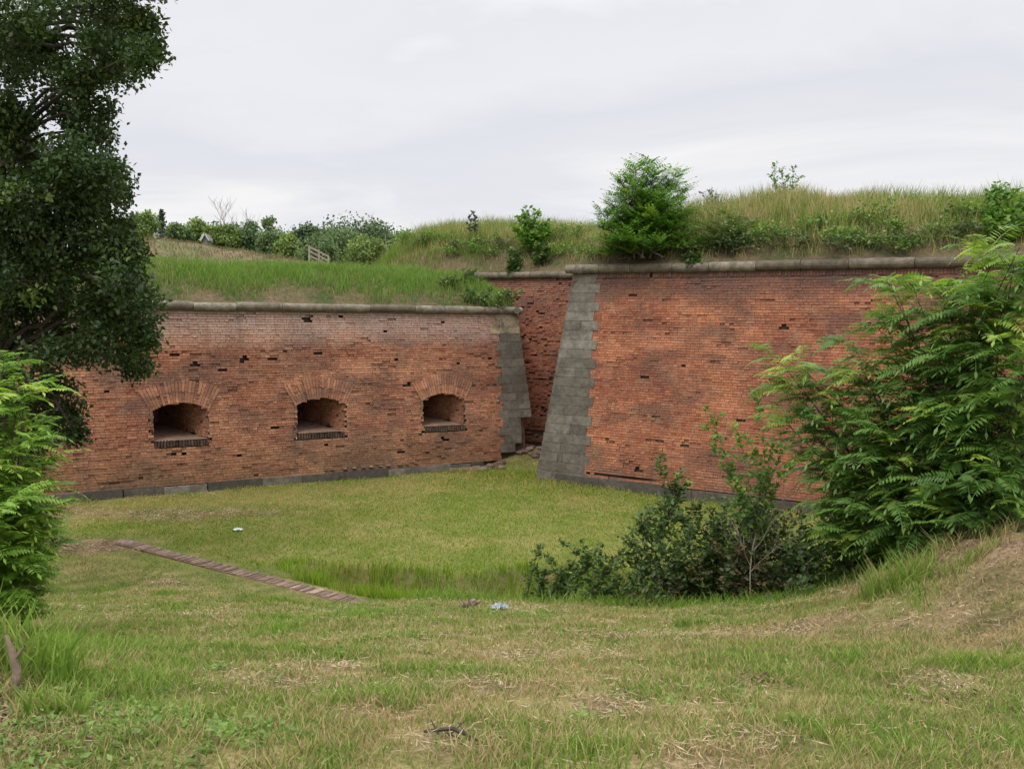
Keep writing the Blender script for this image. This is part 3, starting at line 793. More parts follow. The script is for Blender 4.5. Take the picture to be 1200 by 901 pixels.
tipv = .6*np.exp(-((dwL+1.3)/.95)**2)*sstep(1, -4, x)+.16*sstep(-2, -8, x)+.38*np.exp(-((y-lawn_edge(x)-.1)/.16)**2)*(fbm(x, y, 1.1, 2, 55) > .48)+.7*(fbm(x, y, .5, 4, 57)-.5)+.35*(fbm(x, y, 2.2, 2, 58)-.5)
grass('grass', 'even green lawn on the floor of the ditch between the brick walls', p, h, .016, .7, M['grass_lawn'], tip=tipv)
# rank grass in the sunken channel
n = 60000; x, y = onground(n, -4.2, 7.5, 12.2, 15.5); m = (crest(x, y) > .25) & (y < lawn_edge(x)+.1); x, y = keep(m, x, y)
c_ = fbm(x, y, 1.8, 3, 71); m = rng.random(len(x)) < .3+1.0*sstep(.40, .56, c_); x, y, c_ = keep(m, x, y, c_)
h = (.22+.36*rng.random(len(x)))*(.5+.9*c_)
zg = gh(x, y); h = np.minimum(h, np.maximum(.14, .10+.12*rng.random(len(x))-zg)); p = np.stack([x, y, zg-.01], 1)
grass('grass', 'tall bright green grass standing in the sunken channel before the lawn', p, h, .016, .3, M['grass_reed'], tip=.5*(fbm(x, y, 2.5, 2, 73)-.42))
# bank on the left wall
n = 120000; x = rng.uniform(-17, 1.2, n); y = rng.uniform(16, 31, n); d = dA(x, y); m = (d > .06) & (d < 4.5); x, y, d = keep(m, x, y, d)
c_ = fbm(x, y, 1.3, 3, 81); dens = sstep(-.1, .55, d+(c_-.5)*1.3); m = rng.random(len(x)) < .3+.7*dens; x, y, d, c_, dens = keep(m, x, y, d, c_, dens)
h = (.10+.20*rng.random(len(x)))*(.5+.7*dens)*(.6+.8*c_)
p = np.stack([x, y, hA(x, y)-.01], 1)
grass('grass', 'lush green grass on the earth bank topping the left wall', p, h, .02, .5, M['grass_green'], tip=.35*(1-dens)-.1)
# bank on the right wall
n = 330000; x = rng.uniform(-11, 16, n); y = rng.uniform(14, 38, n); d = dB(x, y); m = (d > .1) & (d < 6.0); x, y, d = keep(m, x, y, d)
p = np.stack([x, y, hB(x, y)-.01], 1); m = inview(p, 30); x, y, d, p = keep(m, x, y, d, p)
c_ = fbm(x, y, 1.1, 3, 91); c3 = fbm(x, y, .45, 3, 93); dens = sstep(.0, .9, d+(c_-.5)*1.2)
m = rng.random(len(x)) < .10+.62*dens; x, y, d, c_, c3, dens, p = keep(m, x, y, d, c_, c3, dens, p)
h = (.16+.42*rng.random(len(x))**1.3)*(.45+.75*dens)*(.5+.9*c_)
tipv = (c3-.5)*1.1+.3*(1-dens)+.34*np.exp(-((x-6.4)/1.8)**2-((d-2.2)/1.8)**2)
grass('tall_grass', 'tall meadow grass going to straw on the bank topping the right wall', p, h, .016, .4, M['grass_tall'], tip=tipv)
# thin grass on the far mound
n = 30000; x = rng.uniform(-36, 4, n); y = rng.uniform(39, 52, n); p = np.stack([x, y, hill_h(x, y)-.02], 1); m = inview(p, 30) & (p[:, 2] > 5.1); p = p[m]
c_ = fbm(p[:, 0], p[:, 1], .5, 3, 95)
grass('grass', 'thin heather brown grass on the distant mound behind the left bank', p, (.08+.17*rng.random(len(p))), .04, .5, M['grass_hill'], tip=(c_-.42)*.9)

# ------------------------------------------------------------ woody plants
def bez(p0, p1, bow, n=9):
    t = np.linspace(0, 1, n)[:, None]; mid = p0*.45+p1*.55+bow
    return (1-t)**2*p0+2*t*(1-t)*mid+t*t*p1
def skeleton(acc, base, tips, r0, ntw=10, tl=.5, start=.35, twr=.005, up=.35, spread=.12, bowz=.25, share=0):
    """stems from the base to every tip, side twigs along them; returns leaf nodes (pos, dir, t)"""
    nodes = []
    if share:
        mt = np.mean(tips, axis=0); jn = base*(1-share)+mt*share; jn[:2] += rng.normal(0, .02, 2); tube(acc, bez(base, jn, np.zeros(3)), np.linspace(r0*1.5, r0, 9), 6, .5); base = jn; spread = .0
    for tp in tips:
        b = base+np.array([random.gauss(0, spread), random.gauss(0, spread), 0]); tp = np.asarray(tp, float)
        L_ = np.linalg.norm(tp-b); bow = np.array([random.gauss(0, .06), random.gauss(0, .06), 0])*L_+np.array([b[0]-tp[0], b[1]-tp[1], 0])*.25*(bowz > 0)
        P = bez(b, tp, bow); tube(acc, P, np.linspace(r0, r0*.18, len(P)), 5, random.random())
        for k in range(ntw):
            t = start+(1-start)*(k+random.random())/ntw; i = min(int(t*(len(P)-1)), len(P)-2); f = t*(len(P)-1)-i
            q = P[i]*(1-f)+P[i+1]*f; T = nrm(P[i+1]-P[i]); az = k*2.4+random.random()
            o = nrm(np.array([math.cos(az), math.sin(az), up+random.random()*.4])+T*.3)
            l = tl*(1.15-.75*t)*(.6+.8*random.random()); e = q+o*l
            Q = np.stack([q, q+o*l*.5+UP*l*.04, e]); tube(acc, Q, [twr, twr*.8, twr*.4], 4, random.random())
            nodes.append((q, e, o, t))
        nodes.append((P[-2], P[-1], nrm(P[-1]-P[-2]), 1.0))
    return nodes
def pinnate(name, label, cat, base, tips, mat, r0=.03, ntw=11, tl=.5, fl=.45, per=4, tipamt=.5, start=.3, pairs=9, group=None, droop=.45, lw=.34, bark='bark', tone0=.5, spread=.12):
    base = np.asarray(base, float); root = thing(name, base, label, cat, group)
    tk = Acc(); nd = skeleton(tk, base, tips, r0, ntw, tl, start, spread=spread); tk.build('stem', M[bark], root)
    P, D, L_, T, Y_ = [], [], [], [], []
    for (q, e, o, t) in nd:
        top = t > .86; yv = (random.random() < tipamt*(.25+.75*top))*random.uniform(.25, 1.0)
        cl = random.gauss(tone0, .17)
        for k in range(per+(2 if t == 1 else 0)):
            f = 1-.8*random.random()*(k > 1); p = q*(1-f)+e*f
            az = random.random()*6.283; side = np.array([math.cos(az), math.sin(az), random.uniform(-.1, .75)])
            P.append(p); D.append(nrm(o*.75+side*.9)); L_.append(fl*random.uniform(.6, 1.12)*(1-.25*(t == 1))); T.append(np.clip(cl+random.gauss(0, .08), .02, .98)); Y_.append(yv)
    fa = Acc(); fronds(fa, np.array(P), np.array(D), np.array(L_), np.array(T), np.array(Y_), pairs, droop, lw=lw)
    fa.build('foliage', mat, root); return root
def broadleaf(name, label, cat, base, tips, mat, r0=.015, ntw=14, tl=.3, leaf=.05, per=14, tipamt=.2, start=.15, group=None, bark='bark', scatter=.06, up=.35, spread=.12, tone0=.45, share=0):
    base = np.asarray(base, float); root = thing(name, base, label, cat, group)
    tk = Acc(); nd = skeleton(tk, base, tips, r0, ntw, tl, start, up=up, spread=spread, share=share); tk.build('stem', M[bark], root)
    fa = Acc(); P, D, T, Y_ = [], [], [], []
    for (q, e, o, t) in nd:
        cl = random.gauss(tone0, .17); yv = (random.random() < tipamt*(.4+(t > .8)))*random.uniform(.3, 1)
        for k in range(per):
            f = (k+.5)/per; p = q*(1-f)+e*f+np.random.default_rng(len(P)).normal(0, scatter, 3)*.6
            az = random.random()*6.283; P.append(p); D.append(np.array([math.cos(az), math.sin(az), random.uniform(-.4, .6)])+o*.6)
            T.append(np.clip(cl+random.gauss(0, .12), .02, .98)); Y_.append(yv*(f > .4))
    n = len(P); L_ = leaf*(.6+.7*rng.random(n)); leaves(fa, np.array(P), np.array(D), L_, L_*.58, np.array(T), np.array(Y_))
    fa.build('foliage', mat, root); return root
def A(*l): return [at(*v) for v in l]
def gnd(px, py, Y):
    p = at(px, py, Y); return np.array([p[0], p[1], gz(p[0], p[1])-.03])
# large compound-leaved tree on the right, beyond the lip of the slope
tipsR = A((1195, 290, 8.3), (1160, 315, 9), (1215, 300, 8.4), (1140, 335, 9.3), (1105, 345, 9.5), (1180, 345, 8.6), (1125, 365, 9.3), (1075, 352, 9.6), (1190, 315, 8.9), (1165, 360, 8.6), (1200, 440, 8), (1052, 345, 9.6), (1040, 330, 9.7), (1188, 312, 8.5), (1170, 330, 9.3), (1120, 385, 9.2), (1000, 405, 10.1), (938, 430, 10.3), (950, 468, 10.2), (1060, 430, 9.8), (1160, 400, 9),
          (1200, 360, 8.4), (985, 520, 10), (955, 545, 10.3), (1050, 520, 9.3), (1130, 490, 8.8), (1190, 470, 8.3), (1090, 575, 8.9), (1000, 590, 9.4), (1170, 560, 8.1), (1085, 400, 10.2),
          (1145, 350, 9.3), (1020, 460, 10), (1210, 420, 8), (1110, 450, 10), (1060, 600, 9.1), (1200, 590, 8), (1130, 610, 8.4), (1230, 500, 8), (1240, 330, 8.5), (975, 440, 10.6), (1030, 560, 10.4), (1150, 450, 10.2), (1250, 440, 8.8), (920, 495, 10.6),
          (925, 455, 10.4), (945, 500, 10.3), (965, 560, 10.1), (990, 490, 10.2), (1010, 430, 10.2), (915, 425, 10.5), (1035, 480, 9.8), (985, 590, 9.9), (1065, 370, 9.9), (1090, 430, 9.6), (1150, 380, 9.6), (1045, 400, 10), (975, 620, 9.9), (1020, 625, 9.5), (1220, 540, 8.4), (1180, 400, 10), (1080, 480, 10.6), (1140, 540, 10), (1190, 520, 9.6), (1100, 620, 9))
bR = gnd(1120, 640, 10.0)
pinnate('ailanthus_tree', 'large feathery compound leaved tree filling the right edge before the brick wall', 'tree', bR, tipsR, M['ailanthus'], r0=.02, ntw=12, tl=.62, fl=.52, per=5, tipamt=.30, start=.34, pairs=11, spread=.25, droop=.55, lw=.31)
# bright sapling at the left edge
tipsL = A((45, 600, 6.9), (50, 625, 6.8), (28, 545, 7), (30, 450, 7.1), (48, 650, 6.8), (5, 420, 7.3), (40, 575, 6.9), (-2, 440, 7.4), (22, 470, 7.0), (28, 500, 7.0), (8, 530, 6.8), (25, 560, 7.2), (38, 600, 6.9), (15, 640, 6.6), (28, 665, 6.9), (-10, 700, 6.5), (-20, 480, 7), (-30, 560, 6.6), (-25, 640, 6.4), (5, 590, 6.4), (35, 625, 7.3), (-40, 430, 7.4), (10, 710, 6.7), (-30, 730, 6.4))
pinnate('ailanthus_sapling', 'bright yellow green feathery sapling at the left edge under the dark tree', 'sapling', gnd(-22, 740, 6.8), tipsL, M['young'], r0=.015, ntw=9, tl=.28, fl=.35, per=5, tipamt=.35, start=.3, pairs=11, spread=.15)
# shrubs along the lip, from left to right
broadleaf('shrub', 'small open shrub of upright leafy shoots, leftmost of the dark bushes before the lawn', 'shrub', gnd(672, 712, 12.6), A((632, 640, 12.8), (655, 634, 12.6), (640, 668, 12.4), (672, 660, 12.5), (692, 648, 12.7), (712, 652, 12.6), (665, 690, 12.3), (700, 684, 12.3), (648, 690, 12.4), (683, 636, 12.9), (722, 655, 12.5), (705, 640, 12.8), (640, 650, 12.7), (735, 660, 12.4), (660, 668, 12.3), (630, 668, 12.6), (715, 690, 12.2), (690, 695, 12.2), (740, 690, 12.1)),
          M['shrub'], ntw=20, tl=.14, leaf=.068, per=10, tipamt=.18, start=.1, scatter=.03, tone0=.5, spread=.4)
broadleaf('shrub', 'tall dark upright shrub with thin bare topped shoots before the foot of the right wall', 'shrub', gnd(790, 705, 12.3), A((792, 562, 12.6), (768, 535, 12.6), (805, 545+20, 12.4), (750, 610, 12.5), (735, 628, 12.4), (820, 590, 12.3), (840, 610, 12.2), (775, 590, 12.2), (810, 620, 12), (770, 640, 12), (745, 665, 12), (830, 650, 11.9), (800, 660, 11.8), (725, 650, 12.4), (855, 640, 12), (700, 655, 12.3), (790, 600, 12.7), (762, 600, 12.9)),
          M['shrub'], ntw=22, tl=.42, leaf=.082, per=17, tipamt=.12, start=.08, scatter=.05, spread=.45, tone0=.4)
broadleaf('shrub', 'dark leafy bush filling the gap behind the thin pale leafless sapling', 'shrub', gnd(865, 695, 12.2), A((835, 600, 12.4), (850, 590, 12.3), (862, 605, 12.1), (845, 630, 12), (870, 620, 12), (830, 640, 12.2), (822, 615, 12.4), (880, 600, 12.2), (895, 590, 12), (912, 600, 11.9), (860, 650, 11.9), (840, 670, 11.9), (905, 625, 11.7), (885, 640, 11.8)),
          M['shrub'], ntw=20, tl=.42, leaf=.08, per=15, tipamt=.15, start=.08, scatter=.06, spread=.45, tone0=.4)
broadleaf('shrub', 'low dense bush with reddish brown leaves under the feathery tree', 'shrub', gnd(900, 690, 11.4), A((850, 625, 11.9), (868, 612, 11.8), (900, 600, 11.8), (930, 608, 11.6), (880, 640, 11.3), (920, 640, 11.2), (950, 630, 11.1), (860, 660, 11.4), (900, 665, 11), (940, 660, 10.8), (845, 650, 11.7), (970, 640, 10.9), (870, 680, 11.2), (910, 685, 10.9), (850, 685, 11.5), (890, 620, 11.6), (940, 615, 11.3), (955, 655, 10.9), (835, 640, 11.9), (825, 670, 11.8), (930, 680, 10.7), (865, 640, 11.3)),
          M['redshrub'], ntw=20, tl=.42, leaf=.08, per=17, tipamt=.4, start=.1, scatter=.06, spread=.45, tone0=.45)
broadleaf('shrub', 'dark green low bush in the shade at the trunk foot of the feathery tree', 'shrub', gnd(1000, 680, 10.4), A((960, 610, 10.8), (985, 600, 10.8), (1010, 610, 10.6), (1040, 612, 10.2), (975, 650, 10.3), (1005, 645, 10.1), (1035, 640, 9.8), (1070, 630, 9.6), (955, 665, 10.5), (1100, 610, 9.8), (930, 640, 10.8), (1120, 620, 9.3), (1150, 600, 9.3), (1180, 590, 9)),
          M['shrub'], ntw=19, tl=.45, leaf=.085, per=16, tipamt=.08, start=.1, scatter=.07, spread=.5, tone0=.3)
broadleaf('sapling', 'slender green sapling with rising side branches before the middle of the right wall', 'sapling', gnd(888, 690, 11.3), A((885, 458, 11.2), (828, 478, 11.3), (832, 505, 11.3), (862, 470+30, 11.3), (922, 520, 11.2), (930, 545, 11.1), (905, 500+20, 11.2), (850, 545, 11.3), (868, 570, 11.2), (895, 560, 11.2), (880, 520, 11.2), (875, 600, 11.2)),
          M['bush'], r0=.008, ntw=15, tl=.19, leaf=.08, per=9, tipamt=.3, start=.12, scatter=.025, share=.42, bark='greybark')
def bare_tree(name, label, cat, base, H_, mat, r0, seed, spread=.5, levels=3, n0=5, start=.35, hint=None):
    r = random.Random(seed); base = np.asarray(base, float); root = thing(name, base, label, cat); acc = Acc(); tw = Acc()
    def grow(p, d, l, rad, lv):
        n = 5; P = [p]; dd = np.array(d)
        for i in range(n):
            dd = nrm(dd+np.array([r.gauss(0, .09), r.gauss(0, .09), .05])); P.append(P[-1]+dd*l/n)
        P = np.array(P); tube(acc if lv == 0 else tw, P, np.linspace(rad, rad*.45, n+1), 5, .5)
        if lv < levels:
            for k in range(n0):
                t = start+(1-start)*(k+r.random())/n0; i = min(int(t*n), n-1); q = P[i]+(P[i+1]-P[i])*(t*n-i)
                az = k*2.4+r.random(); o = nrm(dd*.9+spread*1.6*np.array([math.cos(az), math.sin(az), .1]))
                grow(q, o, l*r.uniform(.38, .62), rad*.5, lv+1)
    grow(base, (0.02, 0, 1), H_, r0, 0); acc.build('trunk', mat, root); tw.build('branches', mat, root); return root
bare_tree('bare_sapling', 'thin pale leafless sapling standing before the reddish brown bush', 'sapling', gnd(879, 690, 11.15), 1.35, M['palebark'], .013, 4, .45, 2, 6, .35)

# shrubs rooted in the banks on the walls
def onbank(px, Y, hf):
    p = at(px, 300, Y); return np.array([p[0], p[1], float(hf(p[0], p[1]))-.05])
def GB(px, py, hf=None, df=None):
    hf = hf or hB; df = df or dB; d = ray(px, py); C = np.array([0, 0, EYE]); t = 18.0
    while t < 45:
        p = C+d*t
        if df(p[0], p[1]) > .02 and p[2] < float(hf(p[0], p[1])): return p-UP*.05
        t += .06
    return None
def rel(b, lst):          # crown points given by their place above the foot, at the foot's own distance
    return [at(px, py, b[1]+dy) for (px, py, dy) in lst]
b = GB(755, 303)
pinnate('robinia_bush', 'big feathery green bush growing out of the bank above the right wall corner', 'bush', b, rel(b, [(745, 198, .9), (765, 206, .8), (790, 205, .9), (728, 215, .8), (716, 240, .6), (780, 238, .5), (745, 232, .4), (797, 228, .9), (720, 262, .3), (765, 258, .2), (788, 262, .4), (742, 272, .1), (716, 285, .1), (770, 285, 0), (750, 288, -.1), (792, 285, .1), (757, 194, 1), (775, 222, 1.1), (735, 250, .3), (728, 298, -.1), (762, 300, -.15), (755, 245, .3), (785, 214, 1), (710, 268, .4), (735, 225, 1), (770, 245, .7), (745, 215, .7), (760, 232, .9), (706, 252, .6), (800, 250, .7), (738, 290, 0), (780, 298, 0), (712, 298, 0)]),
        M['bush'], r0=.03, ntw=14, tl=.55, fl=.52, per=6, tipamt=.3, start=.25, pairs=6, droop=.12, lw=.52, spread=.4)
def bb(name, label, cat, foot, pts, mat, **k):
    b = GB(*foot); b = b if b is not None else onbank(foot[0], 26, hB)
    return broadleaf(name, label, cat, b, rel(b, pts), M[mat], **k)
bb('bush', 'upright leafy bush in front of the low saddle of the bank behind the gap', 'bush', (622, 300), [(618, 246, .3), (630, 250, .3), (608, 256, .3), (640, 262, .2), (622, 262, .1), (626, 278, 0), (636, 280, 0), (614, 272, .1), (645, 270, .2), (604, 268, .2)], 'bush', r0=.025, ntw=13, tl=.38, leaf=.16, per=12, tipamt=.3, start=.2, scatter=.09)
bb('bush', 'narrow dark bush hanging over the coping of the wall in the gap', 'bush', (602, 314), [(598, 293, .2), (606, 297, .2), (602, 306, 0), (597, 314, -.2), (606, 315, -.25), (600, 322, -.4)], 'shrub', r0=.02, ntw=10, tl=.24, leaf=.14, per=10, tipamt=.15, start=.1, scatter=.07)
bb('bush', 'small dark bush just right of the upright leafy bush on the bank', 'bush', (634, 310), [(630, 288, .1), (641, 292, .1), (632, 302, 0), (642, 301, 0)], 'shrub', r0=.02, ntw=10, tl=.28, leaf=.14, per=10, tipamt=.15, start=.1, scatter=.07)
b = GB(856, 298); pinnate('robinia_bush', 'pale green feathery bush on the bank just right of the big bush', 'bush', b, rel(b, [(835, 252, .8), (850, 248, .9), (865, 254, .8), (880, 260, .6), (845, 272, .4), (862, 276, .3), (832, 280, .3), (875, 282, .2), (824, 262, .6)]), M['pale'], r0=.02, ntw=10, tl=.4, fl=.38, per=4, tipamt=.1, pairs=6, droop=.2, start=.2, lw=.42)
b = GB(806, 302); pinnate('robinia_bush', 'small light green bush tucked against the right side of the big bush', 'bush', b, rel(b, [(800, 266, .3), (812, 270, .3), (806, 288, .1), (798, 290, 0), (816, 284, .2)]), M['bush'], r0=.02, ntw=9, tl=.3, fl=.32, per=4, tipamt=.3, pairs=6, droop=.2, start=.2)
bb('creeper', 'dark leafy creeper tuft hanging over the right coping below the big bush', 'plant', (812, 303), [(806, 302, -.2), (815, 300, -.2), (811, 311, -.38), (818, 308, -.35), (806, 311, -.38)], 'shrub', r0=.01, ntw=9, tl=.18, leaf=.12, per=9, tipamt=.1, start=.1, scatter=.06)
bb('bush', 'dark rounded bush on the bank at the far right above the feathery tree', 'bush', (1176, 285), [(1160, 230, .8), (1170, 222, .9), (1182, 228, .8), (1195, 236, .7), (1160, 250, .4), (1178, 254, .3), (1195, 258, .3), (1208, 240, .5), (1165, 270, .1), (1190, 272, 0)], 'bush', r0=.025, ntw=14, tl=.45, leaf=.13, per=14, tipamt=.15, start=.15, scatter=.1, tone0=.3)
bb('sapling', 'thin airy sapling standing alone on the skyline of the right bank', 'sapling', (916, 232), [(908, 192, 0), (915, 198, 0), (930, 196, 0), (937, 208, 0), (902, 206, 0), (922, 205, .1)], 'bush', r0=.012, ntw=11, tl=.24, leaf=.09, per=7, tipamt=.1, start=.15, scatter=.03)
bb('sapling', 'tiny thin sapling on the skyline left of the leafy bush on the bank', 'sapling', (553, 284), [(553, 247, 0), (550, 254, 0), (557, 255, 0)], 'conifer', r0=.012, ntw=9, tl=.14, leaf=.12, per=5, tipamt=0, start=.35, scatter=.03)
bb('weed_stalks', 'thin dark weed stalks on the skyline right of the big bush', 'plant', (832, 245), [(822, 226, 0), (834, 222, 0), (842, 228, 0), (829, 224, .1)], 'conifer', r0=.01, ntw=7, tl=.14, leaf=.09, per=3, tipamt=0, start=.4, scatter=.02)
WD = [(905, 296, 'pale'), (940, 292, 'shrub'), (975, 285, 'bush'), (1010, 290, 'bush'), (1040, 290, 'shrub'), (1075, 288, 'shrub'), (1100, 280, 'bush'), (885, 290, 'bush'), (1130, 285, 'shrub'), (960, 268, 'bush'), (1060, 272, 'bush'), (1030, 268, 'bush'),
      (1000, 262, 'bush'), (990, 296, 'shrub'), (920, 280, 'bush'), (1145, 262, 'bush'), (1110, 262, 'pale'), (845, 298, 'shrub'), (870, 296, 'shrub'), (825, 292, 'bush'), (1050, 298, 'bush'), (690, 298, 'pale'), (680, 285, 'bush'), (700, 300, 'bush'), (660, 302, 'bush'), (650, 285, 'bush'),
      (585, 292, 'shrub'), (560, 296, 'bush'), (540, 292, 'shrub'), (520, 285, 'bush'), (500, 285, 'bush'), (530, 300, 'bush'), (575, 300, 'bush'), (490, 292, 'pale'), (480, 285, 'bush'), (590, 275, 'bush'), (695, 275, 'bush')]
ORD = ['leftmost', 'second', 'third', 'fourth', 'fifth', 'sixth', 'seventh', 'eighth', 'ninth', 'tenth', 'eleventh', 'twelfth', 'thirteenth', 'fourteenth', 'fifteenth', 'sixteenth', 'seventeenth', 'eighteenth']
WD.sort(); cnt_ = {}
for i, (px, py, ml) in enumerate(WD):
    b = GB(px, py)
    if b is None: continue
    hh = random.uniform(.3, .75); key = (ml, py > 287); k = ORD[cnt_.get(key, 0)]; cnt_[key] = cnt_.get(key, 0)+1; k += ' such clump' if k == 'leftmost' else ' such from left'
    tn = {'pale': 'pale', 'shrub': 'dark', 'bush': 'green'}[ml]
    broadleaf('weed_clump', '%s weed clump %s on the right bank, %s' % (tn, 'low down' if py > 287 else 'high up', k), 'plant', b, [b+np.array([random.gauss(0, .38), random.gauss(0, .25), hh*random.uniform(.6, 1)]) for _ in range(6)],
              M[{'shrub': 'weeddark'}.get(ml, ml)], r0=.008, ntw=7, tl=.28, leaf=.09, per=6, tipamt=.3, start=.1, group='weed clumps on the right bank', scatter=.1, spread=.3)
for i, (px, Y_, hh, ml, lb) in enumerate([(578, 26.3, .55, 'weed', 'rounded yellow green weed clump near the right end of the left bank'), (560, 26.2, .5, 'shrub', 'low dark weed clump left of the yellow green one on the left bank'),
                                      (545, 27.3, .55, 'pale', 'pale yellow flowering weed clump on the crest at the right of the left bank'), (590, 26.9, .3, 'pale', 'tiny straw coloured weed clump at the very end of the left coping'), (525, 26.5, .4, 'shrub', 'dark weed clump halfway down the right end of the left bank')]):
    p = at(px, 320, Y_); b = np.array([p[0], p[1], float(hA(p[0], p[1]))-.05])
    broadleaf('weed_clump', lb, 'plant', b, [b+np.array([random.gauss(0, .28), random.gauss(0, .2), hh*random.uniform(.6, 1)]) for _ in range(6)], M[ml], r0=.007, ntw=8, tl=.2, leaf=.09, per=7, tipamt=.3, start=.1, scatter=.05, spread=.2)

# ------------------------------------------------------------ big dark tree at the left
def oak():
    base = gnd(-14, 610, 14.0); root = thing('oak_tree', base, 'big dark drooping broadleaf tree filling the upper left corner', 'tree')
    tk = Acc(); P = np.array([base+(-.0, 0, -.1), at(-8, 520, 14), at(0, 420, 14), at(-5, 330, 14), at(-22, 200, 14.2), at(-30, 60, 14.3), at(-30, -60, 14.3)])
    tube(tk, P, [.34, .27, .24, .21, .16, .12, .07], 10, .5); tk.build('trunk', M['bark'], root)
    cl = [(30, 20, 48), (115, 12, 40), (150, 38, 28), (165, 66, 17), (122, 62, 30), (30, 85, 34), (5, 60, 40), (92, 95, 26), (12, 135, 26), (75, 128, 18), (112, 128, 18), (118, 157, 14), (92, 155, 16),
          (12, 165, 28), (35, 190, 32), (80, 188, 30), (118, 200, 26), (136, 222, 15), (60, 230, 42), (10, 240, 42), (108, 245, 36), (146, 263, 11), (20, 290, 44), (80, 295, 44), (128, 282, 26), (146, 335, 26), (118, 345, 34),
          (60, 350, 40), (152, 382, 22), (150, 412, 22), (112, 395, 30), (20, 350, 34), (90, 410, 22), (55, 415, 22), (66, 450, 22), (82, 482, 14), (86, 508, 11), (50, 505, 20), (48, 470, 24), (20, 470, 22), (30, 525, 12), (160, 430, 12),
          (160, 358, 27), (170, 395, 17), (172, 30, 16), (176, 60, 12), (135, 90, 22), (40, 45, 24), (60, -30, 60), (140, -25, 45), (-30, 40, 55), (-35, 150, 50), (-35, 260, 60), (-40, 360, 60), (60, 60, 22), (-30, 450, 40), (120, 300, 32), (40, 330, 40), (100, 220, 30), (25, 230, 40), (75, 260, 40), (30, 400, 24), (135, 362, 24), (140, 310, 20), (150, 300, 14)]
    br = Acc(); P_, D_, T_, Y_ = [], [], [], []
    trunk = bez(P[1], P[-1], np.zeros(3), 40)
    for (px, py, r_) in cl:
        for rep_ in range(2 if (r_ > 24 and (py > 175 or px > 85 or px < 20)) else 1):
            Yc = 14+random.uniform(-1.5, 1.4); c = at(px, py, Yc); rad = r_/F*Yc
            s = min(range(len(P)), key=lambda i: abs(P[i][2]-(c[2]-.5 if c[2] > 3 else c[2]+1.5)))
            o = P[s]; Q = bez(o, c, UP*.35*np.linalg.norm(c-o)*.4, 8); Q[1:-1] += rng.normal(0, .05, (6, 3))
            tube(br, Q, np.linspace(.055, .012, 8), 5, random.random())
            nt_ = int(11+rad*26); tone = random.gauss(.45, .17)
            for k in range(nt_):
                v = rng.normal(size=3); v = v/np.linalg.norm(v)*rad*(rng.random()**.5)*np.array([1, 1.15, .92]); e = c+v; q = c+v*.25
                tube(br, np.stack([q, (q+e)/2+rng.normal(0, .03, 3), e]), [.007, .005, .003], 3, .5)
                m_ = 38; w_ = e+np.clip(rng.normal(0, .085+.05*rad, (m_, 3)), -.2, .2); P_.append(w_); D_.append(rng.normal(size=(m_, 3))+v/ rad*.4-UP*.1)
                T_.append(np.clip(tone+rng.normal(0, .13, m_), .02, .98)); yv = (rng.random() < .16)*rng.random(); Y_.append(np.full(m_, yv))
    P_, D_, T_, Y_ = map(np.concatenate, (P_, D_, T_, Y_)); n = len(P_); L_ = .086*(.6+.7*rng.random(n))
    fa = Acc(); leaves(fa, P_, D_, L_, L_*.62, T_, Y_); br.build('branches', M['bark'], root); fa.build('crown', M['oak'], root)
oak()

# ------------------------------------------------------------ distant trees
def fartree(name, label, px, ytop, ybot, wpx, Y, mat, kind='round', n=900, leaf=.32, cat='tree', seed=0):
    r = np.random.default_rng(seed+int(px)); top = at(px, ytop, Y); bot = at(px, ybot, Y); base = np.array([top[0], top[1], 4.85])
    root = thing(name, base, label, cat); H_ = top[2]-base[2]; hw = wpx/2/F*Y*1.5; zb = max(bot[2]-.5, 5.2)
    tk = Acc(); tube(tk, np.array([base, base+UP*(H_*.45)+(.1, 0, 0), base+UP*H_*.85]), [H_*.028+.05, H_*.02+.03, .03], 6, .5)
    P_, T_ = [], []
    if kind == 'spire':
        for k in range(n):
            t = r.random()**.8; lay = math.floor(t*9)/9; zz_ = zb+(top[2]-zb)*t; rr = hw*(1-t*.9)*(.3+.8*(1-(t-lay)*9))*1.2*math.sqrt(r.random()); a_ = r.random()*6.283
            P_.append([base[0]+rr*math.cos(a_), base[1]+rr*math.sin(a_), zz_]); T_.append(.3+.5*r.random())
    else:
        nc = 22 if kind == 'round' else 10
        for k in range(nc):
            v = r.normal(size=3); v /= np.linalg.norm(v); q = r.random()**.4*(.78 if kind == 'round' else .95)
            c = np.array([base[0]+v[0]*hw*q, base[1]+v[1]*hw*q, (zb+top[2])/2+v[2]*(top[2]-zb)/2*q*.9]); cr_ = (hw*.42 if kind == 'round' else hw*.2)*(.7+.6*r.random())
            tube(tk, np.stack([base+UP*H_*.4, (c+base+UP*H_*.5)/2, c]), [.12, .07, .03], 4, .5)
            m_ = n//nc; w_ = r.normal(size=(m_, 3)); w_ = w_/np.linalg.norm(w_, axis=1)[:, None]*cr_*(r.random((m_, 1))**.4); P_ += list(c+w_); tn = r.normal(.45, .2); T_ += list(np.clip(tn+r.normal(0, .12, m_)+w_[:, 2]/cr_*.1, .02, .98))
    P_ = np.array(P_); fa = Acc(); m_ = len(P_); L_ = leaf*(.6+.7*r.random(m_)); leaves(fa, P_, r.normal(size=(m_, 3)), L_, L_*.7, np.array(T_), (r.random(m_) < .06)*.6)
    tk.build('trunk', M['greybark'], root); fa.build('crown', mat, root); return root
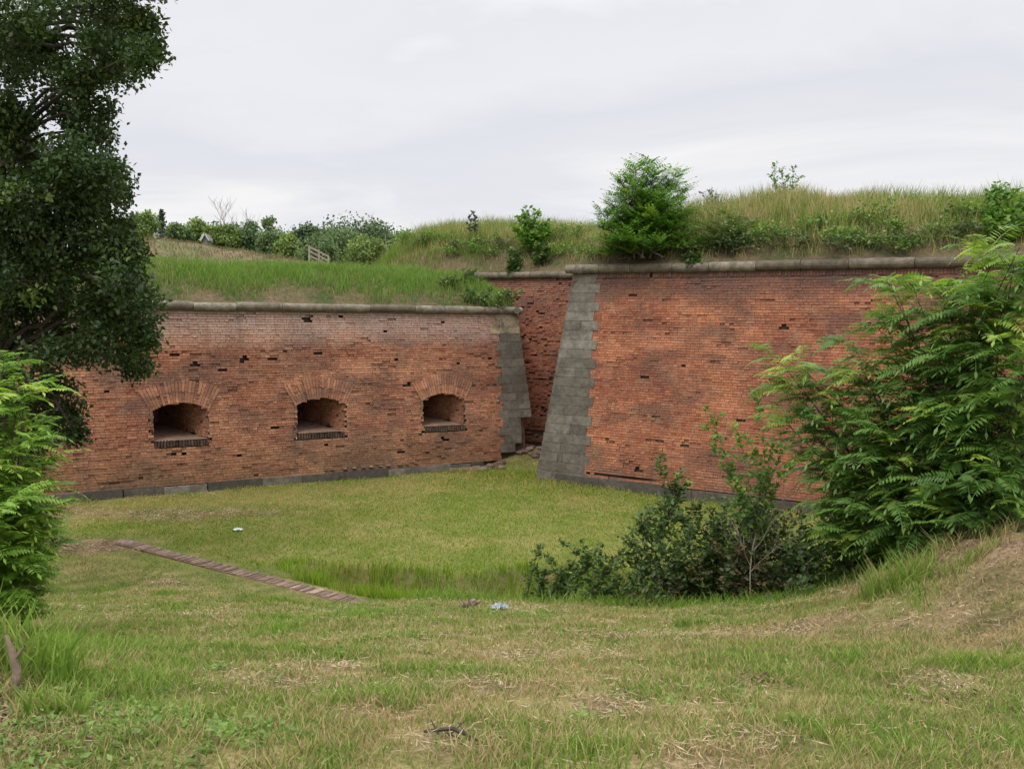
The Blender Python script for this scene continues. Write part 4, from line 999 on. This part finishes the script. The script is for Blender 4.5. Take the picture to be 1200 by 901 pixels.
FT = [('pale grey green feathery tree just right of the big dark tree', 171, 252, 280, 26, 75, 'farlight', 'round'),
      ('dark spiky conifer on the skyline near the big dark tree', 189, 254, 282, 15, 80, 'conifer', 'spire'),
      ('round dark tree at the left of the little gabled roof', 210, 264, 284, 20, 80, 'far', 'round'),
      ('light green round tree directly behind the little gabled roof', 230, 262, 284, 26, 82, 'farlight', 'round'),
      ('low yellow green bush just right of the little gabled roof', 252, 270, 284, 20, 76, 'farlight', 'round'),
      ('low light green bush below the leafless tree', 270, 271, 285, 18, 76, 'farlight', 'round'),
      ('rounded very dark green tree right of the leafless tree', 290, 265, 292, 32, 78, 'fardark', 'round'),
      ('sparse half bare tree showing sky between its branches', 312, 256, 285, 34, 82, 'far', 'open'),
      ('mid green leaning tree at the right shoulder of the distant mound', 318, 270, 298, 26, 74, 'far', 'round'),
      ('whitish green low shrub between the mound and the wooden stair', 337, 279, 300, 24, 66, 'farlight', 'round'),
      ('dark tree left above the wooden stair', 358, 268, 300, 30, 84, 'fardark', 'round'),
      ('flat topped dark pine above the wooden stair', 376, 265, 290, 26, 90, 'fardark', 'open'),
      ('tallest broad dark tree of the distant row', 418, 259, 300, 56, 86, 'fardark', 'round'),
      ('broad mid green tree before the tallest distant tree', 398, 276, 305, 40, 70, 'far', 'round'),
      ('low bright bush right behind the wooden stair', 372, 283, 308, 34, 60, 'far', 'round'),
      ('low light bush below the tallest distant tree', 430, 284, 308, 40, 58, 'farlight', 'round'),
      ('ragged dark tree at the right end of the distant row', 452, 266, 300, 22, 84, 'fardark', 'open'),
      ('yellowish bush where the distant row meets the bank', 474, 276, 305, 26, 56, 'farlight', 'round'),
      ('small bush at the foot of the bank right of the distant row', 492, 280, 300, 18, 52, 'far', 'round'),
      ('olive tree half hidden behind the big dark tree', 140, 262, 290, 36, 78, 'far', 'round'),
      ('low dark bush behind the crest between stair and mound', 346, 286, 304, 20, 70, 'far', 'round')]
FT += [('broad soft green tree filling the belt behind the stair', 335, 276, 300, 44, 96, 'far', 'round'),
       ('broad soft green tree filling the belt just left of the tallest distant tree', 388, 271, 300, 46, 98, 'fardark', 'round'),
       ('broad soft green tree filling the belt just right of the tallest distant tree', 445, 273, 300, 46, 97, 'far', 'round'),
       ('wide olive tree low behind the leafless tree', 262, 273, 290, 44, 95, 'far', 'round'),
       ('wide soft green tree behind the conifer and pale building', 200, 272, 290, 40, 97, 'far', 'round')]
for i, (lb, px, yt, yb, wp, Y_, mt_, kd) in enumerate(FT):
    low = 'bush' in lb.split(' at ')[0] or 'shrub' in lb
    yt -= 8; fartree({'spire': 'conifer'}.get(kd, 'bush' if low else 'broadleaf_tree'), lb, px, yt, yb+6, wp, Y_, M[mt_], kd, 3600 if kd == 'round' else 700, .0034*Y_, 'bush' if low else 'tree', i)
bt = at(266, 280, 80); bare_tree('dead_tree', 'leafless grey tree on the skyline behind the distant mound', 'tree', (bt[0], bt[1], 4.9), 5.9, M['greybark'], .10, 9, .42, 3, 7, .45)

# ------------------------------------------------------------ small built things
def beam(acc, a, b, w_, h_, tone=.5):
    a, b = np.asarray(a, float), np.asarray(b, float); d = nrm(b-a); s_ = nrm(np.cross(d, UP if abs(d[2]) < .95 else np.array([1, 0, 0]))); u_ = np.cross(s_, d)
    C = [[p+s_*w_*(i-.5)+u_*h_*(j-.5) for i in (0, 1) for j in (0, 1)] for p in (a, b)]; boxes(acc, np.array(C).reshape(8, 3), tone)
st = thing('wooden_stair', at(374, 306, 47), 'weathered grey wooden stair with handrails climbing the shoulder of the distant mound', 'stair')
for dy in (0, 1.3):
    a, b = at(362.5, 301, 47+dy), at(385, 311, 47+dy)
    for k in range(3):
        f = k/2; q = a*(1-f)+b*f; po = Acc(); beam(po, q-UP*.6, q+UP*(.62-.1*(k == 2)), .09, .09); po.build('post', M['wood'], st)
    for k in range(3):
        rl = Acc(); o = UP*(.55-.24*k); beam(rl, a+o, b+o-UP*.06, .07, .07); rl.build('rail', M['wood'], st)
for k in range(6):
    f = k/6; tr = Acc(); a = at(362.5, 301, 47)*(1-f)+at(385, 311, 47)*f-UP*.45; beam(tr, a, a+np.array([0, 1.3, 0]), .28, .05); tr.build('tread', M['wood'], st)
def house(name, label, px0, px1, yr, ye, Y, dep, wm, rm, gable=True):
    a, b = at(px0, ye, Y), at(px1, ye, Y); rt = thing(name, ((a[0]+b[0])/2, Y, 4.9), label, 'building')
    x0, x1 = a[0], b[0]; ze = a[2]; zr = at(px0, yr, Y)[2]; xm = (x0+x1)/2
    w_ = Acc(); V = [(x0, Y, 4.8), (x1, Y, 4.8), (x1, Y, ze), (x0, Y, ze), (x0, Y+dep, 4.8), (x1, Y+dep, 4.8), (x1, Y+dep, ze), (x0, Y+dep, ze)]
    w_.add(V, [[0, 1, 2, 3], [5, 4, 7, 6], [4, 0, 3, 7], [1, 5, 6, 2]], .5)
    r_ = Acc(); o = .12
    if gable:
        w_.add([(x0, Y, ze), (x1, Y, ze), (xm, Y, zr-.08), (x0, Y+dep, ze), (x1, Y+dep, ze), (xm, Y+dep, zr-.08)], [[0, 1, 2], [4, 3, 5]], .5)
        for (xa, xb) in ((x0-o, xm), (xm, x1+o)):
            za, zb_ = (ze-.15, zr) if xa < xm-.01 else (zr, ze-.15)
            C = [[(xa, Y-o, za-.1), (xa, Y-o, za+.02)], [(xa, Y+dep+o, za-.1), (xa, Y+dep+o, za+.02)], [(xb, Y-o, zb_-.1), (xb, Y-o, zb_+.02)], [(xb, Y+dep+o, zb_-.1), (xb, Y+dep+o, zb_+.02)]]
            boxes(r_, np.array(C).reshape(8, 3), .5)
        bg_ = Acc(); beam(bg_, (x0-o-.05, Y-o-.04, ze-.2), (xm, Y-o-.04, zr+.03), .06, .16); beam(bg_, (xm, Y-o-.045, zr+.03), (x1+o+.05, Y-o-.045, ze-.2), .05, .08)
    else:
        boxes(r_, np.array([(x, y, z_) for x in (x0-o, x1+o) for y in (Y-o, Y+dep+o) for z_ in (ze+.003, ze+.25)]), .5); bg_ = None
    w_.build('wall', wm, rt); rf = r_.build('roof', rm, rt)
    if bg_: bg_.build('bargeboard', M['barge'], rf)
    wn = Acc(); zc_ = ze-.9
    for f in (.3, .7):
        xc = x0+(x1-x0)*f; wn = Acc(); boxes(wn, np.array([(x, y, z_) for x in (xc-.3, xc+.3) for y in (Y-.03, Y+.05) for z_ in (zc_-.35, zc_+.35)]), .2); wn.build('window', M['rooftile'], rt)
house('house', 'small dark house with pale gable boards peeking over the distant mound', 238, 243, 274, 279, 66, .8, M['rooftile'], M['rooftile'])
house('house', 'long low pale building far behind the mound beside the conifer', 176, 203, 273, 275.5, 92, 8, M['plaster'], M['barge'], False)
house('shed', 'tiny white building at the right end of the distant tree row', 453, 459, 288, 291, 60, 2, M['plaster'], M['plaster'], False)

# row of edge-laid bricks: head of an old cross wall
sa, sb = onz(140, 633, .02), onz(424, 706, .02); dS = nrm(sb-sa); LS = float(np.linalg.norm(sb-sa))
WS = Wall((sa[0], sa[1]), dS[:2], 0, LS, 1)
strip = thing('brick_kerb', (sa+sb)/2, 'narrow row of weathered bricks laid on edge, running across the grass on the left', 'brick edging')
acc = Acc(); u = .28; ks = 0
while u < LS:
    w0, w1 = -.13+random.gauss(0, .009), .13+random.gauss(0, .012)-(.05 if random.random() < .06 else 0); z1 = .018+random.gauss(0, .005)
    o = np.array([(u+(.066 if du else .004)+random.gauss(0, .002), (z1 if dz else -.5), (w1 if dw else w0)) for du in (0, 1) for dw in (0, 1) for dz in (0, 1)])
    if random.random() > .04: boxes(acc, WS.P(o[:, 0], o[:, 1], o[:, 2]), min(1, max(0, random.gauss(.45, .25))))
    u += .075
acc.build('brick_row', M['stripbrick'], strip)
m_ = Acc(); boxes(m_, WS.P(*np.array([(uu, zz_, ww) for uu in (.2, LS-.01) for ww in (-.15, .15) for zz_ in (-.55, .008)]).T), .8); m_.build('mortar_bed', M['floor'], strip)
hd = Acc(); th = np.linspace(0, 2*math.pi, 15)[:-1]; ring = np.stack([.22+.26*np.cos(th), .15*np.sin(th)], 1)*(1+.05*rng.normal(size=(14, 1)))
V = [WS.P(a_, z_, b_) for z_, k_ in ((-.2, 1), (.005, 1), (.035, .85)) for a_, b_ in [(.22+(q[0]-.22)*k_, q[1]*k_) for q in ring]]
hd.add(V, [[k*14+j, k*14+(j+1) % 14, (k+1)*14+(j+1) % 14, (k+1)*14+j] for k in (0, 1) for j in range(14)], .9); hd.add(V[28:], [list(range(14))], .9); hd.build('end_stone', M['rubble'], strip)

def rock(name, label, p, s, seed, mat='rubble', cat='stone', group=None, flat=.95):
    r = np.random.default_rng(seed); a = Acc(); th = np.arange(9)*2*math.pi/9; V = [p+np.array([0, 0, -s*.2])]; R_ = r.uniform(.75, 1.2, 9)
    for (zz_, k) in ((0, 1), (.35, 1.0), (.62, .65)):
        for j in range(9): V.append(p+s*np.array([math.cos(th[j])*R_[j]*k, math.sin(th[j])*R_[j]*k*.8, zz_*flat+r.normal(0, .05)]))
    V.append(p+s*np.array([0, 0, .68*flat]))
    Fq = [[1+k*9+j, 1+k*9+(j+1) % 9, 1+(k+1)*9+(j+1) % 9, 1+(k+1)*9+j] for k in (0, 1) for j in range(9)]
    tr_ = [[19+j, 19+(j+1) % 9, 28] for j in range(9)]
    a.add(V, Fq, r.random()); a.F.setdefault(3, []).append(np.array(tr_)); a.A.setdefault(3, []).append(np.full((9, 2), .5))
    return tag(a.build(name, M[mat], None), label, cat, group)
for i in range(60):
    x = random.uniform(-1.7, 1.1); y = 26.55+random.gauss(0, .4)
    if x < -.2: y = WL.P(LU+(x-.82)*1.12, 0, .12+random.random()*.6*(1+x*.4))[1]
    rock('rubble_stone', 'broken pinkish stone in the rubble heap below the shattered corner of the left wall', np.array([x, y, gz(x, y)+.01]), random.uniform(.06, .17), i, group='rubble below the shattered wall corner')
for i in range(11):
    u = 13.2+i*.27+random.random()*.1; p = WL.P(u, .29, .03)
    rock('rubble_stone', 'pale rubble chip resting on the plinth of the left wall below the middle embrasure', p, random.uniform(.05, .08), 60+i, group='chips on the plinth of the left wall')
for i, (px, py, s_, lb) in enumerate([(583, 746, .05, 'small pale stone in the grass near the middle of the lip'), (968, 741, .055, 'pale stone at the bare patch on the right of the slope'), (1000, 800, .03, 'little stone in the grass at the lower right'), (325, 646, .05, 'pale stone in the grass beside the brick row'),
                                   (140+48, 648, .05, 'light stone on the near side of the brick row by its rounded end'), (855, 300, .12, 'pale stone lying at the foot of the right bank behind the coping')]):
    p = G(px, py); 
    if i == 5: p = onbank(940, 23.0, hB)
    rock('stone', lb, np.array([p[0], p[1], p[2]-.01]), s_, 90+i)
# litter
def crumple(name, label, p, s, mat, seed):
    r = np.random.default_rng(seed); n, m_ = 9, 9; g = np.linspace(-1, 1, n); U_, V_ = np.meshgrid(g, g, indexing='ij')
    Z_ = .35*np.exp(-(U_**2+V_**2))+.16*r.normal(size=U_.shape)*(1.1-.5*np.abs(U_)); Vv = np.stack([U_*(1+.2*r.normal(size=U_.shape)), V_*.6*(1+.25*r.normal(size=U_.shape)), Z_+.12], -1).reshape(-1, 3)*s+p
    o = mk(name, Vv, grid_faces(n, m_), M[mat]); md = o.modifiers.new('thick', 'SOLIDIFY'); md.thickness = .004; return tag(o, label, 'litter')
p = G(279, 623); crumple('plastic_scrap', 'small bright white scrap of plastic lying on the lawn', np.array([p[0], p[1], gz(p[0], p[1])+.03]), .085, 'litter', 1)
p = G(585, 714); crumple('plastic_bag', 'crumpled pale blue grey bag lying on the lip beside the stump', np.array([p[0], p[1], p[2]+.02]), .10, 'litterblue', 2)
# stump and sticks
p = G(552, 712); sroot = thing('tree_stump', p, 'grey broken stump with splayed roots on the lip beside the bag', 'stump'); a = Acc()
for k in range(9):
    an = k*.75; d = np.array([math.cos(an)*.8, math.sin(an)*.6, random.uniform(.3, 1.2)]); l = random.uniform(.08, .19)
    tube(a, np.stack([p-UP*.03, p+nrm(d)*l*.6+rng.normal(0, .01, 3), p+nrm(d)*l+UP*.02]), [.035, .024, .007], 6, .5)
a.build('root', M['deadwood'], sroot); a = Acc(); tube(a, np.stack([p-UP*.1, p+UP*.04, p+UP*.11+(.02, 0, 0)]), [.08, .06, .04], 8, .5); a.add(p+UP*.11+(.02, 0, 0)+np.stack([.04*np.cos(np.arange(8)*.785), .04*np.sin(np.arange(8)*.785), np.zeros(8)], 1), [list(range(8))], .5); a.build('bole', M['deadwood'], sroot)
p = G(18, 812); a = Acc(); tube(a, np.stack([p-UP*.05, p+UP*.10+(.01, 0, 0), p+UP*.2+(-.01, 0, 0), p+UP*.27+(-.035, .0, 0)]), [.022, .018, .015, .005], 9, .5); tube(a, np.stack([p+UP*.16, p+UP*.22+(.05, 0, 0)]), [.012, .006], 5, .5)
tag(a.build('stub', M['deadwood'], None), 'upright brown dead stub at the lower left among dry leaves', 'stump')
for (x0, y0, x1, y1, lb) in ((497, 862, 566, 876, 'thin dark dead twig lying in the grass at bottom centre'), (505, 700, 462, 704, 'grey fallen branch lying on the lip left of the stump')):
    a_, b_ = G(x0, y0), G(x1, y1); a = Acc(); mid = (a_+b_)/2+np.array([0, .03, .02]); up_ = UP*.02; tube(a, np.stack([a_+up_, mid+up_, b_+up_]), [.006, .009, .004], 5, .3)
    for k in range(4):
        q = a_+(b_-a_)*(.25+.18*k)+up_; tube(a, np.stack([q, q+np.array([random.uniform(-.08, .08), random.uniform(-.08, .08), .04])]), [.004, .002], 4, .3)
    tag(a.build('dead_twig', M['bark'] if y0 > 800 else M['deadwood'], None), lb, 'twig')

# ------------------------------------------------------------ ground cover: weeds, dead leaves, straw
def rosettes(name, label, spots, mat, seed, leaf=.03, per=16, hgt=.06):
    r = np.random.default_rng(seed); P_, D_, L_, T_ = [], [], [], []
    for (x, y, s) in spots:
        z = gz(x, y); m_ = per; az = r.random(m_)*6.283; t0 = r.random()
        P_.append(np.stack([x+r.normal(0, s*.5, m_), y+r.normal(0, s*.5, m_), z+r.random(m_)*hgt*s/.06], 1)); D_.append(np.stack([np.cos(az), np.sin(az), r.uniform(.05, .8, m_)], 1)); L_.append(leaf*(.6+.8*r.random(m_))*(.7+s*4)); T_.append(np.clip(t0+r.normal(0, .1, m_), 0, 1))
    a = Acc(); L_ = np.concatenate(L_); leaves(a, np.concatenate(P_), np.concatenate(D_), L_, L_*.5, np.concatenate(T_), (r.random(len(L_)) < .1)*.5)
    return tag(a.build(name, mat, None), label, 'plants', kind='stuff')
sp = []
for (px, py, rad_, n) in [(40, 860, .45, 45), (110, 880, .4, 32), (150, 850, .3, 18), (220, 840, .25, 26), (240, 870, .2, 14), (20, 895, .3, 34), (440, 712, .5, 60), (400, 716, .4, 40), (520, 716, .5, 50), (600, 722, .3, 25), (390, 750, .4, 20), (80, 835, .2, 25), (700, 845, .15, 5), (1000, 850, .8, 12), (650, 790, 1.0, 16), (300, 760, .9, 26), (900, 800, .9, 10), (280, 790, .15, 10), (800, 720, .8, 20), (350, 590, 1.0, 10)]:
    p = G(px, py)
    for k in range(n): sp.append((p[0]+random.gauss(0, rad_), p[1]+random.gauss(0, rad_*.6), random.uniform(.02, .06)))
rosettes('weeds', 'broad leaved weeds scattered through the grass of the near slope', sp, M['weed'], 5)
# straw and dead leaves on the bare patches
r = np.random.default_rng(8); P_ = []
for (x, y, rx, ry) in [q for i_, q in enumerate(BS) if i_ not in (9, 10)]:
    n = int(min(1600, 700*rx*ry+60)); q = np.stack([r.normal(x, rx*.55, n), r.normal(y, ry*.55, n)], 1); P_.append(q)
n = 30000; q = np.stack([r.uniform(-7, 7, n), r.uniform(2.5, 13, n)], 1); q = q[(crest(q[:, 0], q[:, 1]) < 0) & (fbm(q[:, 0], q[:, 1], 1.2, 3, 75) > .5)]; P_.append(q)
P_ = np.concatenate(P_); n = len(P_); Z_ = gh(P_[:, 0], P_[:, 1])+.008+.03*r.random(n)**2; az = r.random(n)*6.283; a = Acc()
L_ = .03+.09*r.random(n); leaves(a, np.stack([P_[:, 0], P_[:, 1], Z_], 1), np.stack([np.cos(az), np.sin(az), r.normal(0, .12, n)], 1), L_, .0035+.0022*r.random(n)*P_[:, 1]*.3, r.random(n), 0, nr=UP+r.normal(0, .3, (n, 3)))
tag(a.build('straw', M['straw'], None), 'loose straw and cut dry grass lying over the bare patches', 'straw', kind='stuff')
P_ = []
for (px, py, s_) in ((8, 835, .22), (25, 850, .2), (5, 865, .2), (60, 850, .15), (1175, 690, .35), (1150, 720, .3), (1190, 735, .3), (920, 735, .3), (885, 800, .12), (1120, 825, .12), (500, 702, .2), (460, 705, .2)):
    p = G(px, py); P_.append(np.stack([r.normal(p[0], s_, 110), r.normal(p[1], s_*.8, 110)], 1))
P_ = np.concatenate(P_); n = len(P_); Z_ = gh(P_[:, 0], P_[:, 1])+.01+.03*r.random(n); a = Acc(); L_ = .018+.018*r.random(n)
leaves(a, np.stack([P_[:, 0], P_[:, 1], Z_], 1), r.normal(size=(n, 3))*(1, 1, .4), L_, L_*.5, r.random(n), 0)
tag(a.build('dead_leaves', M['deadleaf'], None), 'curled brown dead leaves drifted on the bare soil of the slope', 'leaves', kind='stuff')
# tall tufts on the lip
def tuft(label, px, py, n, h, rad_, Y=None):
    p = G(px, py); x = p[0]+np.clip(r.normal(0, rad_, n), -1.6*rad_, 1.6*rad_); y = p[1]+np.clip(r.normal(0, rad_*.6, n), -rad_, rad_); V = np.stack([x, y, gh(x, y)-.01], 1)
    Vv, q, t, aa, bb2 = blades(V, h*(.4+.7*r.random(n)), .011, .6, r.random(n), np.full(n, -.3))
    o = mk('grass_tuft', Vv, [t, q], M['grass_near'], None, {'tone': np.concatenate([aa, aa]), 'tip': np.concatenate([bb2, bb2])}); tag(o, label, 'grass')
tuft('tallest bright green grass tuft on the lip under the feathery tree', 1050, 694, 380, .34, .17)
tuft('tall grass tuft at the lower left among the broad leaved weeds', 62, 845, 260, .17, .08)
tuft('dark green grass tuft on the left edge of the slope below the sapling', 12, 790, 420, .34, .2)
tuft('small dark tuft on the lip right of the bag', 810, 733, 160, .13, .1)
tuft('green tuft on the mound at the right edge', 1135, 660, 160, .14, .12)
